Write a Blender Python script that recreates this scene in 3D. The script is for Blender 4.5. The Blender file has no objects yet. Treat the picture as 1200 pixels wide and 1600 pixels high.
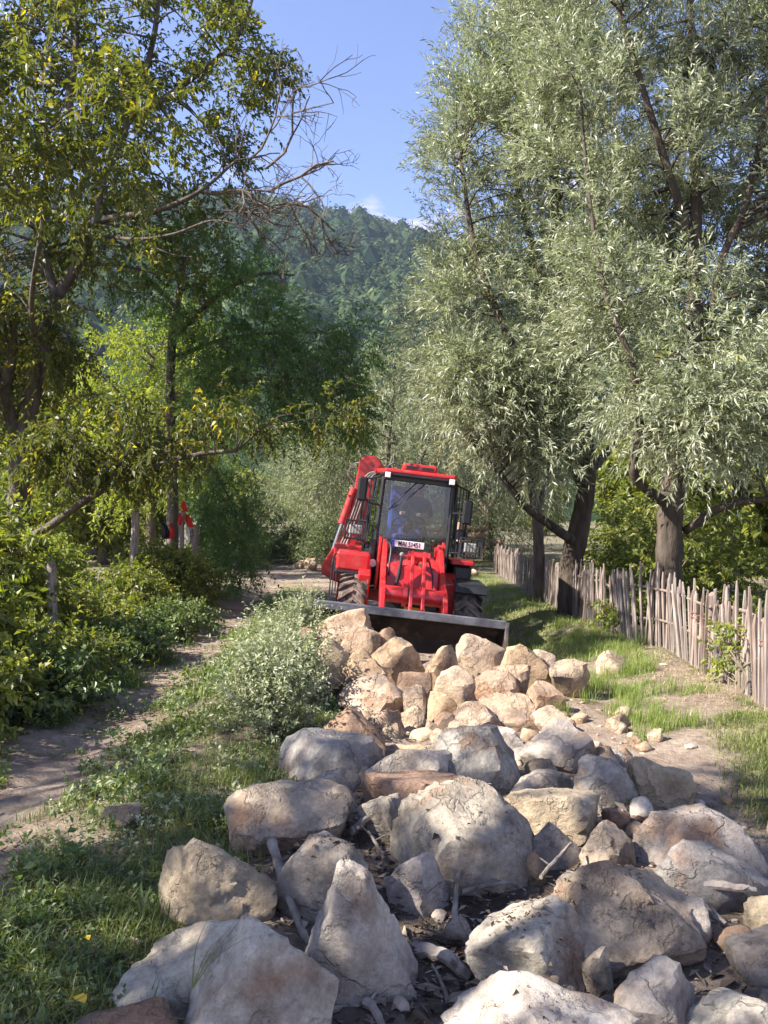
import bpy, math
import numpy as np
from mathutils import Vector, Matrix, noise as mnoise

R = math.radians
# ------------------------------------------------------------------ camera, world, sun, exposure
scene = bpy.context.scene
C = scene.collection
EYE, FPX = 1.6, 1200.0          # eye height; focal length in pixels of a 1200x1600 frame
cam_d = bpy.data.cameras.new('camera'); cam = bpy.data.objects.new('camera', cam_d); C.objects.link(cam)
cam.location = (0, 0, EYE); cam.rotation_euler = (R(90), 0, 0)
cam_d.sensor_fit = 'VERTICAL'; cam_d.sensor_height = 36; cam_d.lens = 27
cam_d.clip_start = 0.05; cam_d.clip_end = 8000
scene.camera = cam
SUN_AZ, SUN_EL = -106.0, 41.0   # azimuth clockwise from +Y (straight ahead)
world = bpy.data.worlds.new('World'); scene.world = world; world.use_nodes = True
SKY_STRENGTH, SUN_STRENGTH, EXPOSURE = 0.095, 5.0, 1.78
view = scene.view_settings
view.view_transform = 'Standard'; view.look = 'None'; view.gamma = 1.0; view.exposure = EXPOSURE
view.use_curve_mapping = False
def build_world():
    nt = world.node_tree; nt.nodes.clear()
    N = nt.nodes.new; L = nt.links.new
    out = N('ShaderNodeOutputWorld'); bg = N('ShaderNodeBackground')
    sky = N('ShaderNodeTexSky'); sky.sky_type = 'NISHITA'; sky.sun_disc = False
    sky.sun_elevation = R(SUN_EL); sky.sun_rotation = R(SUN_AZ)
    sky.air_density = 1.0; sky.dust_density = 0.2; sky.ozone_density = 4.0; sky.altitude = 300
    # fair-weather cumulus low over the horizon, all round
    tc = N('ShaderNodeTexCoord'); mp = N('ShaderNodeMapping'); mp.inputs['Scale'].default_value = (1, 1, 2.6)
    mp.inputs['Location'].default_value = (0.37, 0.62, 0.15)
    n1 = N('ShaderNodeTexNoise'); n1.inputs['Scale'].default_value = 3.4; n1.inputs['Detail'].default_value = 9
    n1.inputs['Roughness'].default_value = 0.55
    rp = N('ShaderNodeValToRGB'); rp.color_ramp.elements[0].position = 0.50; rp.color_ramp.elements[1].position = 0.62
    sep = N('ShaderNodeSeparateXYZ')
    band = N('ShaderNodeMapRange'); band.inputs[1].default_value = 0.42; band.inputs[2].default_value = 0.35
    mul = N('ShaderNodeMath'); mul.operation = 'MULTIPLY'
    mix = N('ShaderNodeMix'); mix.data_type = 'RGBA'
    L(tc.outputs['Generated'], mp.inputs['Vector']); L(mp.outputs[0], n1.inputs['Vector'])
    L(n1.outputs[0], rp.inputs[0]); L(tc.outputs['Generated'], sep.inputs[0]); L(sep.outputs['Z'], band.inputs[0])
    L(rp.outputs[0], mul.inputs[0]); L(band.outputs[0], mul.inputs[1]); L(mul.outputs[0], mix.inputs[0])
    L(sky.outputs[0], mix.inputs[6]); mix.inputs[7].default_value = (6.2, 6.3, 6.6, 1)
    wb = N('ShaderNodeMix'); wb.data_type = 'RGBA'; wb.blend_type = 'MULTIPLY'; wb.inputs[0].default_value = 1; wb.inputs[7].default_value = (1.10, 0.90, 0.94, 1)
    L(mix.outputs[2], wb.inputs[6]); L(wb.outputs[2], bg.inputs[0]); bg.inputs[1].default_value = SKY_STRENGTH
    L(bg.outputs[0], out.inputs[0])
build_world()
sun_d = bpy.data.lights.new('sun', 'SUN'); sun = bpy.data.objects.new('sun', sun_d); C.objects.link(sun)
sun_d.energy = SUN_STRENGTH; sun_d.angle = R(0.53); sun_d.color = (1.0, 0.93, 0.83)
_sd = Vector((math.sin(R(SUN_AZ)) * math.cos(R(SUN_EL)), math.cos(R(SUN_AZ)) * math.cos(R(SUN_EL)), math.sin(R(SUN_EL))))
sun.rotation_euler = _sd.to_track_quat('Z', 'Y').to_euler(); sun.location = _sd * 40
try:
    scene.cycles.use_denoising = True
    scene.cycles.max_bounces = 6; scene.cycles.transparent_max_bounces = 12
    scene.cycles.diffuse_bounces = 3; scene.cycles.volume_bounces = 0
except Exception: pass

# ------------------------------------------------------------------ helpers
rng = np.random.default_rng(7)
def P(px, py, d):
    return np.array([(px - 600) / FPX * d, d, EYE + (800 - py) / FPX * d])
def smooth(a, b, t):
    t = np.clip((t - a) / (b - a), 0, 1); return t * t * (3 - 2 * t)
def tag(o, label=None, cat=None, group=None, kind=None):
    if label: o['label'] = label
    if cat: o['category'] = cat
    if group: o['group'] = group
    if kind: o['kind'] = kind
    return o
def mesh_np(name, verts, faces, mat=None, parent=None, attrs=None, smooth_shade=False, loc=None):
    """faces: list of int arrays (n,k)."""
    me = bpy.data.meshes.new(name)
    verts = np.asarray(verts, dtype=np.float32).reshape(-1, 3)
    faces = [np.asarray(f, dtype=np.int32) for f in faces if len(f)]
    me.vertices.add(len(verts)); me.vertices.foreach_set('co', verts.ravel())
    flat = np.concatenate([f.ravel() for f in faces])
    sizes = np.concatenate([np.full(len(f), f.shape[1], np.int32) for f in faces])
    starts = np.concatenate([[0], np.cumsum(sizes)[:-1]]).astype(np.int32)
    me.loops.add(len(flat)); me.loops.foreach_set('vertex_index', flat)
    me.polygons.add(len(sizes)); me.polygons.foreach_set('loop_start', starts)
    if attrs:
        for k, (dom, v) in attrs.items():
            a = me.attributes.new(k, 'FLOAT', dom); a.data.foreach_set('value', np.asarray(v, np.float32))
    me.update(calc_edges=True)
    me.polygons.foreach_set('use_smooth', np.full(len(sizes), smooth_shade))
    o = bpy.data.objects.new(name, me); C.objects.link(o)
    if mat: me.materials.append(mat)
    if parent is not None: o.parent = parent
    if loc is not None: o.location = loc
    return o
def empty(name, loc=(0, 0, 0), rot=(0, 0, 0)):
    o = bpy.data.objects.new(name, None); C.objects.link(o); o.location = loc; o.rotation_euler = rot
    o.empty_display_size = 0.2
    return o
def copy_tree(o, parent=None):
    c = o.copy(); C.objects.link(c); c.parent = parent
    for ch in o.children: copy_tree(ch, c)
    return c
class MB:
    """collects shapes, builds ONE mesh object"""
    def __init__(s): s.v = []; s.f = []
    def add(s, v, f):
        b = len(s.v); s.v += [tuple(p) for p in v]; s.f += [tuple(b + i for i in q) for q in f]; return s
    def box(s, c, d, rot=None):
        x, y, z = [k / 2 for k in d]
        v = [Vector((a * x, b * y, e * z)) for e in (-1, 1) for b in (-1, 1) for a in (-1, 1)]
        if rot is not None: v = [rot @ p for p in v]
        v = [p + Vector(c) for p in v]
        return s.add(v, [(0, 2, 3, 1), (4, 5, 7, 6), (0, 1, 5, 4), (2, 6, 7, 3), (0, 4, 6, 2), (1, 3, 7, 5)])
    def prism(s, pts, axis, a, b):
        """pts 2D in the two other axes (cyclic order yz / xz / xy)."""
        def mk(p, h): return {'x': (h, p[0], p[1]), 'y': (p[0], h, p[1]), 'z': (p[0], p[1], h)}[axis]
        n = len(pts); v = [mk(p, a) for p in pts] + [mk(p, b) for p in pts]
        f = [tuple(range(n))[::-1], tuple(range(n, 2 * n))] + [(i, (i + 1) % n, n + (i + 1) % n, n + i) for i in range(n)]
        return s.add(v, f)
    def tube(s, pts, r, n=8, caps=True):
        pts = [Vector(p) for p in pts]; rs = r if hasattr(r, '__len__') else [r] * len(pts)
        v, f = [], []; prev = None
        for i, p in enumerate(pts):
            t = (pts[min(i + 1, len(pts) - 1)] - pts[max(i - 1, 0)]).normalized()
            if prev is None:
                u = t.orthogonal().normalized()
            else:
                u = (prev - t * prev.dot(t)); u = u.normalized() if u.length > 1e-6 else t.orthogonal().normalized()
            prev = u; w = t.cross(u)
            for k in range(n):
                a = 2 * math.pi * k / n; v.append(p + (u * math.cos(a) + w * math.sin(a)) * rs[i])
        for i in range(len(pts) - 1):
            for k in range(n):
                f.append((i * n + k, i * n + (k + 1) % n, (i + 1) * n + (k + 1) % n, (i + 1) * n + k))
        if caps: f += [tuple(range(n))[::-1], tuple((len(pts) - 1) * n + k for k in range(n))]
        return s.add(v, f)
    def cyl(s, a, b, r, n=16): return s.tube([a, b], r, n)
    def ball(s, c, r, n=10, m=7, sc=(1, 1, 1)):
        v, f = [], []
        for i in range(m + 1):
            th = math.pi * i / m
            for k in range(n):
                a = 2 * math.pi * k / n
                v.append((c[0] + r * sc[0] * math.sin(th) * math.cos(a), c[1] + r * sc[1] * math.sin(th) * math.sin(a), c[2] + r * sc[2] * math.cos(th)))
        for i in range(m):
            for k in range(n): f.append((i * n + k, (i + 1) * n + k, (i + 1) * n + (k + 1) % n, i * n + (k + 1) % n))
        return s.add(v, f)
    def build(s, name, mat, parent=None, bevel=0, shade=False, label=None):
        me = bpy.data.meshes.new(name); me.from_pydata(s.v, [], s.f); me.update()
        o = bpy.data.objects.new(name, me); C.objects.link(o); me.materials.append(mat)
        if shade:
            me.polygons.foreach_set('use_smooth', [True] * len(me.polygons))
            try: me.set_sharp_from_angle(angle=R(40))
            except Exception: pass
        if parent is not None: o.parent = parent
        if bevel:
            b = o.modifiers.new('bevel', 'BEVEL'); b.width = bevel; b.segments = 2; b.limit_method = 'ANGLE'; b.angle_limit = R(40)
        if label: o['label'] = label
        return o

# ---- materials
def new_mat(name):
    m = bpy.data.materials.new(name); m.use_nodes = True; m.node_tree.nodes.clear(); return m, m.node_tree.nodes.new, m.node_tree.links.new
def ramp(N, cols, pos=None):
    r = N('ShaderNodeValToRGB'); e = r.color_ramp.elements
    pos = pos or [i / (len(cols) - 1) for i in range(len(cols))]
    e[0].position = pos[0]; e[0].color = (*cols[0], 1); e[1].position = pos[-1]; e[1].color = (*cols[-1], 1)
    for p, c in list(zip(pos, cols))[1:-1]:
        k = e.new(p); k.color = (*c, 1)
    return r
def noise_n(N, L, vec, scale, detail=6, rough=0.55):
    n = N('ShaderNodeTexNoise'); n.inputs['Scale'].default_value = scale; n.inputs['Detail'].default_value = detail
    n.inputs['Roughness'].default_value = rough; L(vec, n.inputs['Vector']); return n
def pmat(name, cols, scale=4, rough=0.8, bump=0.3, bscale=None, spec=0.3, metal=0.0, pos=None, stretch=None, coat=0.0, bdist=0.02, dust=None):
    m, N, L = new_mat(name)
    out = N('ShaderNodeOutputMaterial'); b = N('ShaderNodeBsdfPrincipled'); tc = N('ShaderNodeTexCoord')
    vec = tc.outputs['Object']
    if stretch:
        mp = N('ShaderNodeMapping'); mp.inputs['Scale'].default_value = stretch; L(vec, mp.inputs[0]); vec = mp.outputs[0]
    n = noise_n(N, L, vec, scale); r = ramp(N, cols, pos or [0.3 + 0.4 * i / (len(cols) - 1) for i in range(len(cols))])
    L(n.outputs[0], r.inputs[0]); col = r.outputs[0]
    if dust:
        dn = noise_n(N, L, tc.outputs['Object'], dust[1], 8, 0.65); dr = N('ShaderNodeMapRange')
        dr.inputs[1].default_value = dust[2]; dr.inputs[2].default_value = dust[2] + 0.18; dr.inputs[4].default_value = dust[3]
        L(dn.outputs[0], dr.inputs[0]); mx = N('ShaderNodeMix'); mx.data_type = 'RGBA'
        L(dr.outputs[0], mx.inputs[0]); L(col, mx.inputs[6]); mx.inputs[7].default_value = (*dust[0], 1); col = mx.outputs[2]
    L(col, b.inputs['Base Color'])
    b.inputs['Roughness'].default_value = rough; b.inputs['Specular IOR Level'].default_value = spec; b.inputs['Metallic'].default_value = metal
    b.inputs['Coat Weight'].default_value = coat
    if bump:
        n2 = noise_n(N, L, vec, bscale or scale * 4, 8, 0.6); bp = N('ShaderNodeBump'); bp.inputs['Strength'].default_value = bump
        bp.inputs['Distance'].default_value = bdist; L(n2.outputs[0], bp.inputs['Height']); L(bp.outputs[0], b.inputs['Normal'])
    L(b.outputs[0], out.inputs[0]); return m
def leaf_mat(name, cols, trans=0.35, rough=0.5, tcol=None, pos=None, spec=0.35):
    m, N, L = new_mat(name)
    out = N('ShaderNodeOutputMaterial'); b = N('ShaderNodeBsdfPrincipled'); t = N('ShaderNodeBsdfTranslucent'); mx = N('ShaderNodeMixShader')
    a = N('ShaderNodeAttribute'); a.attribute_name = 'rnd'; r = ramp(N, cols, pos); L(a.outputs['Fac'], r.inputs[0])
    L(r.outputs[0], b.inputs['Base Color']); b.inputs['Roughness'].default_value = rough; b.inputs['Specular IOR Level'].default_value = spec
    g = N('ShaderNodeMix'); g.data_type = 'RGBA'; g.blend_type = 'MULTIPLY'; g.inputs[0].default_value = 1
    L(r.outputs[0], g.inputs[6]); g.inputs[7].default_value = (*(tcol or (1.7, 1.9, 0.6)), 1); L(g.outputs[2], t.inputs[0])
    mx.inputs[0].default_value = trans; L(b.outputs[0], mx.inputs[1]); L(t.outputs[0], mx.inputs[2]); L(mx.outputs[0], out.inputs[0])
    return m
def glass_mat(name, tint=(0.66, 0.72, 0.78), refl=0.0):
    m, N, L = new_mat(name)
    out = N('ShaderNodeOutputMaterial'); t = N('ShaderNodeBsdfTransparent'); g = N('ShaderNodeBsdfGlossy'); mx = N('ShaderNodeMixShader')
    fr = N('ShaderNodeFresnel'); fr.inputs[0].default_value = 1.5; ad = N('ShaderNodeMath'); ad.operation = 'ADD'; ad.inputs[1].default_value = refl
    t.inputs[0].default_value = (*tint, 1); g.inputs['Roughness'].default_value = 0.03; g.inputs[0].default_value = (0.9, 0.95, 1, 1)
    L(fr.outputs[0], ad.inputs[0]); L(ad.outputs[0], mx.inputs[0]); L(t.outputs[0], mx.inputs[1]); L(g.outputs[0], mx.inputs[2]); L(mx.outputs[0], out.inputs[0])
    return m

MAT = {}
MAT['bark'] = pmat('bark', [(0.06, 0.045, 0.035), (0.17, 0.135, 0.105)], 9, 0.9, 1.0, 14, stretch=(1, 1, 0.22), bdist=0.05)
MAT['bark_grey'] = pmat('bark_grey', [(0.13, 0.11, 0.095), (0.30, 0.26, 0.22)], 8, 0.9, 0.8, 16, stretch=(1, 1, 0.3), bdist=0.03)
MAT['bark_dark'] = pmat('bark_dark', [(0.035, 0.028, 0.022), (0.11, 0.085, 0.065)], 10, 0.95, 1.0, 14, stretch=(1, 1, 0.22), bdist=0.05)
MAT['bark_walnut'] = pmat('bark_walnut', [(0.045, 0.036, 0.03), (0.14, 0.115, 0.095)], 9, 0.9, 1.0, 14, stretch=(1, 1, 0.22), bdist=0.05)
MAT['twig'] = pmat('twig', [(0.10, 0.08, 0.06), (0.2, 0.16, 0.12)], 6, 0.9, 0)
MAT['willow_leaf'] = leaf_mat('willow_leaf', [(0.09, 0.11, 0.055), (0.185, 0.21, 0.12), (0.285, 0.31, 0.195), (0.46, 0.48, 0.385), (0.28, 0.29, 0.12)], 0.32, 0.40, (1.15, 1.25, 0.75), spec=0.5)
MAT['willow_far'] = leaf_mat('willow_far', [(0.10, 0.125, 0.065), (0.185, 0.21, 0.125), (0.31, 0.33, 0.23), (0.18, 0.20, 0.08)], 0.28, 0.5, (1.3, 1.4, 0.6))
MAT['walnut_leaf'] = leaf_mat('walnut_leaf', [(0.035, 0.05, 0.018), (0.075, 0.095, 0.025), (0.10, 0.115, 0.03), (0.19, 0.18, 0.035), (0.45, 0.37, 0.03)], 0.42, 0.48, (2.0, 1.9, 0.5), [0, 0.3, 0.7, 0.93, 1.0])
MAT['locust_leaf'] = leaf_mat('locust_leaf', [(0.04, 0.075, 0.032), (0.075, 0.13, 0.052), (0.12, 0.185, 0.06), (0.21, 0.25, 0.065)], 0.38, 0.45, (1.4, 1.9, 0.5))
MAT['bright_leaf'] = leaf_mat('bright_leaf', [(0.11, 0.145, 0.035), (0.20, 0.235, 0.055), (0.32, 0.33, 0.09)], 0.42, 0.5, (1.7, 1.8, 0.5))
MAT['hedge_leaf'] = leaf_mat('hedge_leaf', [(0.035, 0.05, 0.013), (0.10, 0.125, 0.028), (0.19, 0.21, 0.045), (0.33, 0.30, 0.07)], 0.36, 0.45, (1.7, 1.8, 0.5))
MAT['sage_leaf'] = leaf_mat('sage_leaf', [(0.13, 0.16, 0.07), (0.25, 0.28, 0.16), (0.40, 0.41, 0.29), (0.20, 0.25, 0.07)], 0.28, 0.6, (1.2, 1.3, 0.7))
MAT['shrub_leaf'] = leaf_mat('shrub_leaf', [(0.045, 0.07, 0.03), (0.095, 0.125, 0.055), (0.18, 0.205, 0.11)], 0.3, 0.55, (1.4, 1.5, 0.6))
MAT['grass'] = leaf_mat('grass', [(0.06, 0.085, 0.028), (0.12, 0.15, 0.045), (0.20, 0.22, 0.075), (0.36, 0.32, 0.16)], 0.32, 0.5, (1.5, 1.6, 0.5), [0, 0.4, 0.85, 1])
MAT['grass_light'] = leaf_mat('grass_light', [(0.11, 0.17, 0.035), (0.18, 0.24, 0.06), (0.27, 0.30, 0.10), (0.36, 0.32, 0.16)], 0.35, 0.5, (1.4, 1.5, 0.5), [0, 0.45, 0.85, 1])
MAT['dry_grass'] = leaf_mat('dry_grass', [(0.25, 0.19, 0.11), (0.40, 0.31, 0.20), (0.5, 0.42, 0.3)], 0.2, 0.7, (1.1, 1.1, 1))
MAT['weed'] = leaf_mat('weed', [(0.055, 0.085, 0.03), (0.11, 0.15, 0.055), (0.20, 0.23, 0.10)], 0.3, 0.45, (1.5, 1.7, 0.5))
MAT['forest'] = leaf_mat('forest', [(0.014, 0.03, 0.012), (0.03, 0.052, 0.02), (0.055, 0.08, 0.03), (0.095, 0.115, 0.045)], 0.1, 0.8, spec=0.05)
MAT['debris'] = leaf_mat('debris', [(0.03, 0.022, 0.018), (0.10, 0.075, 0.055), (0.20, 0.155, 0.12), (0.34, 0.28, 0.22)], 0.0, 0.9, spec=0.1)
MAT['clod'] = leaf_mat('clod', [(0.22, 0.16, 0.12), (0.34, 0.26, 0.20), (0.44, 0.36, 0.29)], 0.0, 0.95, spec=0.05)
MAT['red_leaf'] = leaf_mat('red_leaf', [(0.16, 0.06, 0.03), (0.35, 0.18, 0.04), (0.5, 0.34, 0.04)], 0.2, 0.6, (1.2, 1, 0.8))
MAT['wood'] = pmat('wood', [(0.13, 0.10, 0.085), (0.26, 0.215, 0.185), (0.37, 0.315, 0.28)], 7, 0.85, 0.7, 24, stretch=(6, 6, 0.5), bdist=0.006)
MAT['wood_dark'] = pmat('wood_dark', [(0.10, 0.07, 0.055), (0.20, 0.15, 0.125), (0.29, 0.23, 0.195)], 7, 0.9, 0.7, 24, stretch=(6, 6, 0.5), bdist=0.006)
MAT['driftwood'] = pmat('driftwood', [(0.07, 0.055, 0.045), (0.20, 0.165, 0.135), (0.34, 0.30, 0.26)], 9, 0.95, 1.0, 30, stretch=(1, 1, 1), bdist=0.012)

# ------------------------------------------------------------------ terrain
def fbm(x, y, s, seed=0.0, oct=4):
    x = np.asarray(x, float); y = np.asarray(y, float); out = np.zeros(np.broadcast(x, y).shape); a = 1.0; f = 1.0 / s
    for k in range(oct):
        ph = seed * 3.1 + k * 1.7
        out += a * (np.sin(x * f * 1.9 + 1.3 * np.sin(y * f * 1.3 + ph) + ph * 2) * np.cos(y * f * 2.1 + 1.1 * np.sin(x * f * 1.7 - ph) + ph))
        a *= 0.5; f *= 2.03
    return out
def ground(x, y):
    x = np.asarray(x, float); y = np.asarray(y, float)
    mid = np.interp(y, [-5, 3, 5, 6, 9, 11, 14, 60, 200], [0.0, 0, -0.04, -0.09, -0.27, -0.46, -0.48, -0.45, -0.6])
    right = np.interp(y, [-5, 6, 10, 16, 27, 60, 200], [0.0, 0.0, -0.12, -0.27, -0.46, -0.45, -0.6])
    left = np.interp(y, [-5, 4, 8, 18, 27, 60, 200], [0.0, 0.0, -0.05, -0.27, -0.44, -0.45, -0.6])
    wl = smooth(-0.5, -1.5, x); wr = smooth(1.9, 3.0, x)
    z = mid * (1 - wl - wr) + left * wl + right * wr
    # heap of rubble pushed in front of the loader bucket
    heap = np.interp(y, [5.6, 6.4, 7.3, 7.9, 8.3, 8.6, 9.0, 9.4], [0, 0.0, 0.08, 0.19, 0.28, 0.29, 0.1, 0.0]) * smooth(-1.55, -0.75, x) * smooth(2.4, 1.5, x)
    z = z + heap
    # bank with the bush left of the stones, ditch edges
    z = z + 0.10 * np.exp(-((x + 1.0) / 0.45) ** 2 - ((y - 6.2) / 1.9) ** 2)
    # path is worn in a little
    pc = np.interp(y, [0, 4, 8, 20, 30], [-2.15, -2.1, -2.2, -3.0, -2.8])
    z = z - 0.05 * np.exp(-((x - pc) / 0.35) ** 2) * smooth(26, 20, y)
    # hedge bank to the left, lower field past the fence
    z = z + 0.18 * smooth(-2.7, -3.6, x) * smooth(26, 18, y)
    z = z - 0.35 * smooth(3.7, 5.5, x) * smooth(24, 14, y)
    z = z + 0.018 * fbm(x, y, 0.9, 1) * smooth(60, 20, y) + 0.011 * fbm(x, y, 0.2, 2, 3) * smooth(18, 9, y)
    return z
def grow_axis(lo, hi, fine_lo, fine_hi, step, k=1.09):
    a = list(np.arange(fine_lo, fine_hi, step)); s = step; v = a[-1]
    while v < hi: s *= k; v += s; a.append(v)
    s = step; v = a[0]; b = []
    while v > lo: s *= k; v -= s; b.append(v)
    return np.array(b[::-1] + a)
def veg_mask(x, y):
    """1 where grass / weeds cover the soil"""
    pc = np.interp(y, [0, 4, 8, 20, 30], [-2.15, -2.1, -2.2, -3.0, -2.8])
    pw = np.interp(y, [0, 4, 8, 14, 20, 30], [0.45, 0.42, 0.34, 0.3, 0.45, 1.6])
    v = np.ones(np.broadcast(x, y).shape)
    v = v * smooth(pw * 0.6, pw * 1.35, np.abs(x - pc) + 0.2 * fbm(x, y, 0.45, 3))
    stones = smooth(-0.55, -0.2, x - np.interp(y, [2, 4, 6, 9], [-0.45, -0.2, 0.05, 0.0])) * smooth(0.3, -0.2, x - np.interp(y, [2, 4.2, 6, 9], [1.9, 2.2, 2.3, 2.3])) * smooth(10.2, 9.2, y)
    v = v * (1 - stones)
    # trodden pale soil along the right bank
    rb = np.exp(-((x - 2.75) / 0.55) ** 2) * smooth(5.0, 5.8, y) * smooth(11.5, 9.5, y) + np.exp(-((x - 2.05) / 0.3) ** 2) * smooth(5.3, 5.9, y) * smooth(8.2, 7.2, y)
    v = v * (1 - np.clip(rb + 0.25 * fbm(x, y, 0.45, 5) * (rb > 0.05), 0, 1) * 0.9)
    # dug soil behind the loader
    dug = np.exp(-((x + 1.9) / 1.5) ** 2 - ((y - 25) / 7.0) ** 2) + np.exp(-((x - 0.2) / 1.6) ** 2 - ((y - 16) / 5.0) ** 2)
    v = v * (1 - np.clip(1.4 * dug, 0, 1))
    v = v * np.clip(0.75 + 0.55 * fbm(x, y, 0.8, 6), 0, 1)
    return v
def build_ground():
    xs = grow_axis(-2500, 2500, -4.5, 4.5, 0.095); ys = grow_axis(-300, 3500, 1.6, 10.5, 0.095)
    X, Y = np.meshgrid(xs, ys); Z = ground(X, Y)
    nx, ny = len(xs), len(ys); idx = np.arange(nx * ny).reshape(ny, nx)
    f = np.stack([idx[:-1, :-1], idx[:-1, 1:], idx[1:, 1:], idx[1:, :-1]], -1).reshape(-1, 4)
    m, N, L = new_mat('soil')
    out = N('ShaderNodeOutputMaterial'); b = N('ShaderNodeBsdfPrincipled'); tc = N('ShaderNodeTexCoord'); v = tc.outputs['Object']
    n1 = noise_n(N, L, v, 1.3, 8, 0.6); r1 = ramp(N, [(0.17, 0.125, 0.095), (0.27, 0.21, 0.165), (0.38, 0.31, 0.25)], [0.3, 0.5, 0.7]); L(n1.outputs[0], r1.inputs[0])
    n2 = noise_n(N, L, v, 9, 8, 0.65); r2 = ramp(N, [(0.6, 0.58, 0.55), (1.15, 1.15, 1.15)], [0.3, 0.65]); L(n2.outputs[0], r2.inputs[0])
    mu = N('ShaderNodeMix'); mu.data_type = 'RGBA'; mu.blend_type = 'MULTIPLY'; mu.inputs[0].default_value = 1; L(r1.outputs[0], mu.inputs[6]); L(r2.outputs[0], mu.inputs[7])
    n3 = noise_n(N, L, v, 14, 6, 0.6); r3 = ramp(N, [(0.05, 0.065, 0.025), (0.12, 0.125, 0.055)], [0.35, 0.65]); L(n3.outputs[0], r3.inputs[0])
    a = N('ShaderNodeAttribute'); a.attribute_name = 'veg'; mx = N('ShaderNodeMix'); mx.data_type = 'RGBA'
    sc = N('ShaderNodeMath'); sc.operation = 'MULTIPLY'; sc.inputs[1].default_value = 0.85; L(a.outputs['Fac'], sc.inputs[0])
    L(sc.outputs[0], mx.inputs[0]); L(mu.outputs[2], mx.inputs[6]); L(r3.outputs[0], mx.inputs[7])
    a2 = N('ShaderNodeAttribute'); a2.attribute_name = 'humus'; mx2 = N('ShaderNodeMix'); mx2.data_type = 'RGBA'; L(a2.outputs['Fac'], mx2.inputs[0])
    L(mx.outputs[2], mx2.inputs[6]); mx2.inputs[7].default_value = (0.065, 0.05, 0.04, 1)
    L(mx2.outputs[2], b.inputs['Base Color']); b.inputs['Roughness'].default_value = 0.95; b.inputs['Specular IOR Level'].default_value = 0.15
    n4 = noise_n(N, L, v, 16, 10, 0.68); bp = N('ShaderNodeBump'); bp.inputs['Strength'].default_value = 1.0; bp.inputs['Distance'].default_value = 0.05
    L(n4.outputs[0], bp.inputs['Height']); L(bp.outputs[0], b.inputs['Normal']); L(b.outputs[0], out.inputs[0])
    hum = np.exp(-((X - 0.4) / 0.85) ** 2 - ((Y - 3.1) / 1.1) ** 2) * (0.75 + 0.4 * fbm(X, Y, 0.4, 9))
    o = mesh_np('ground', np.stack([X, Y, Z], -1), [f], m, attrs={'veg': ('POINT', veg_mask(X, Y).ravel()), 'humus': ('POINT', np.clip(hum, 0, 1).ravel())}, smooth_shade=True)
    tag(o, kind='structure')
build_ground()

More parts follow.
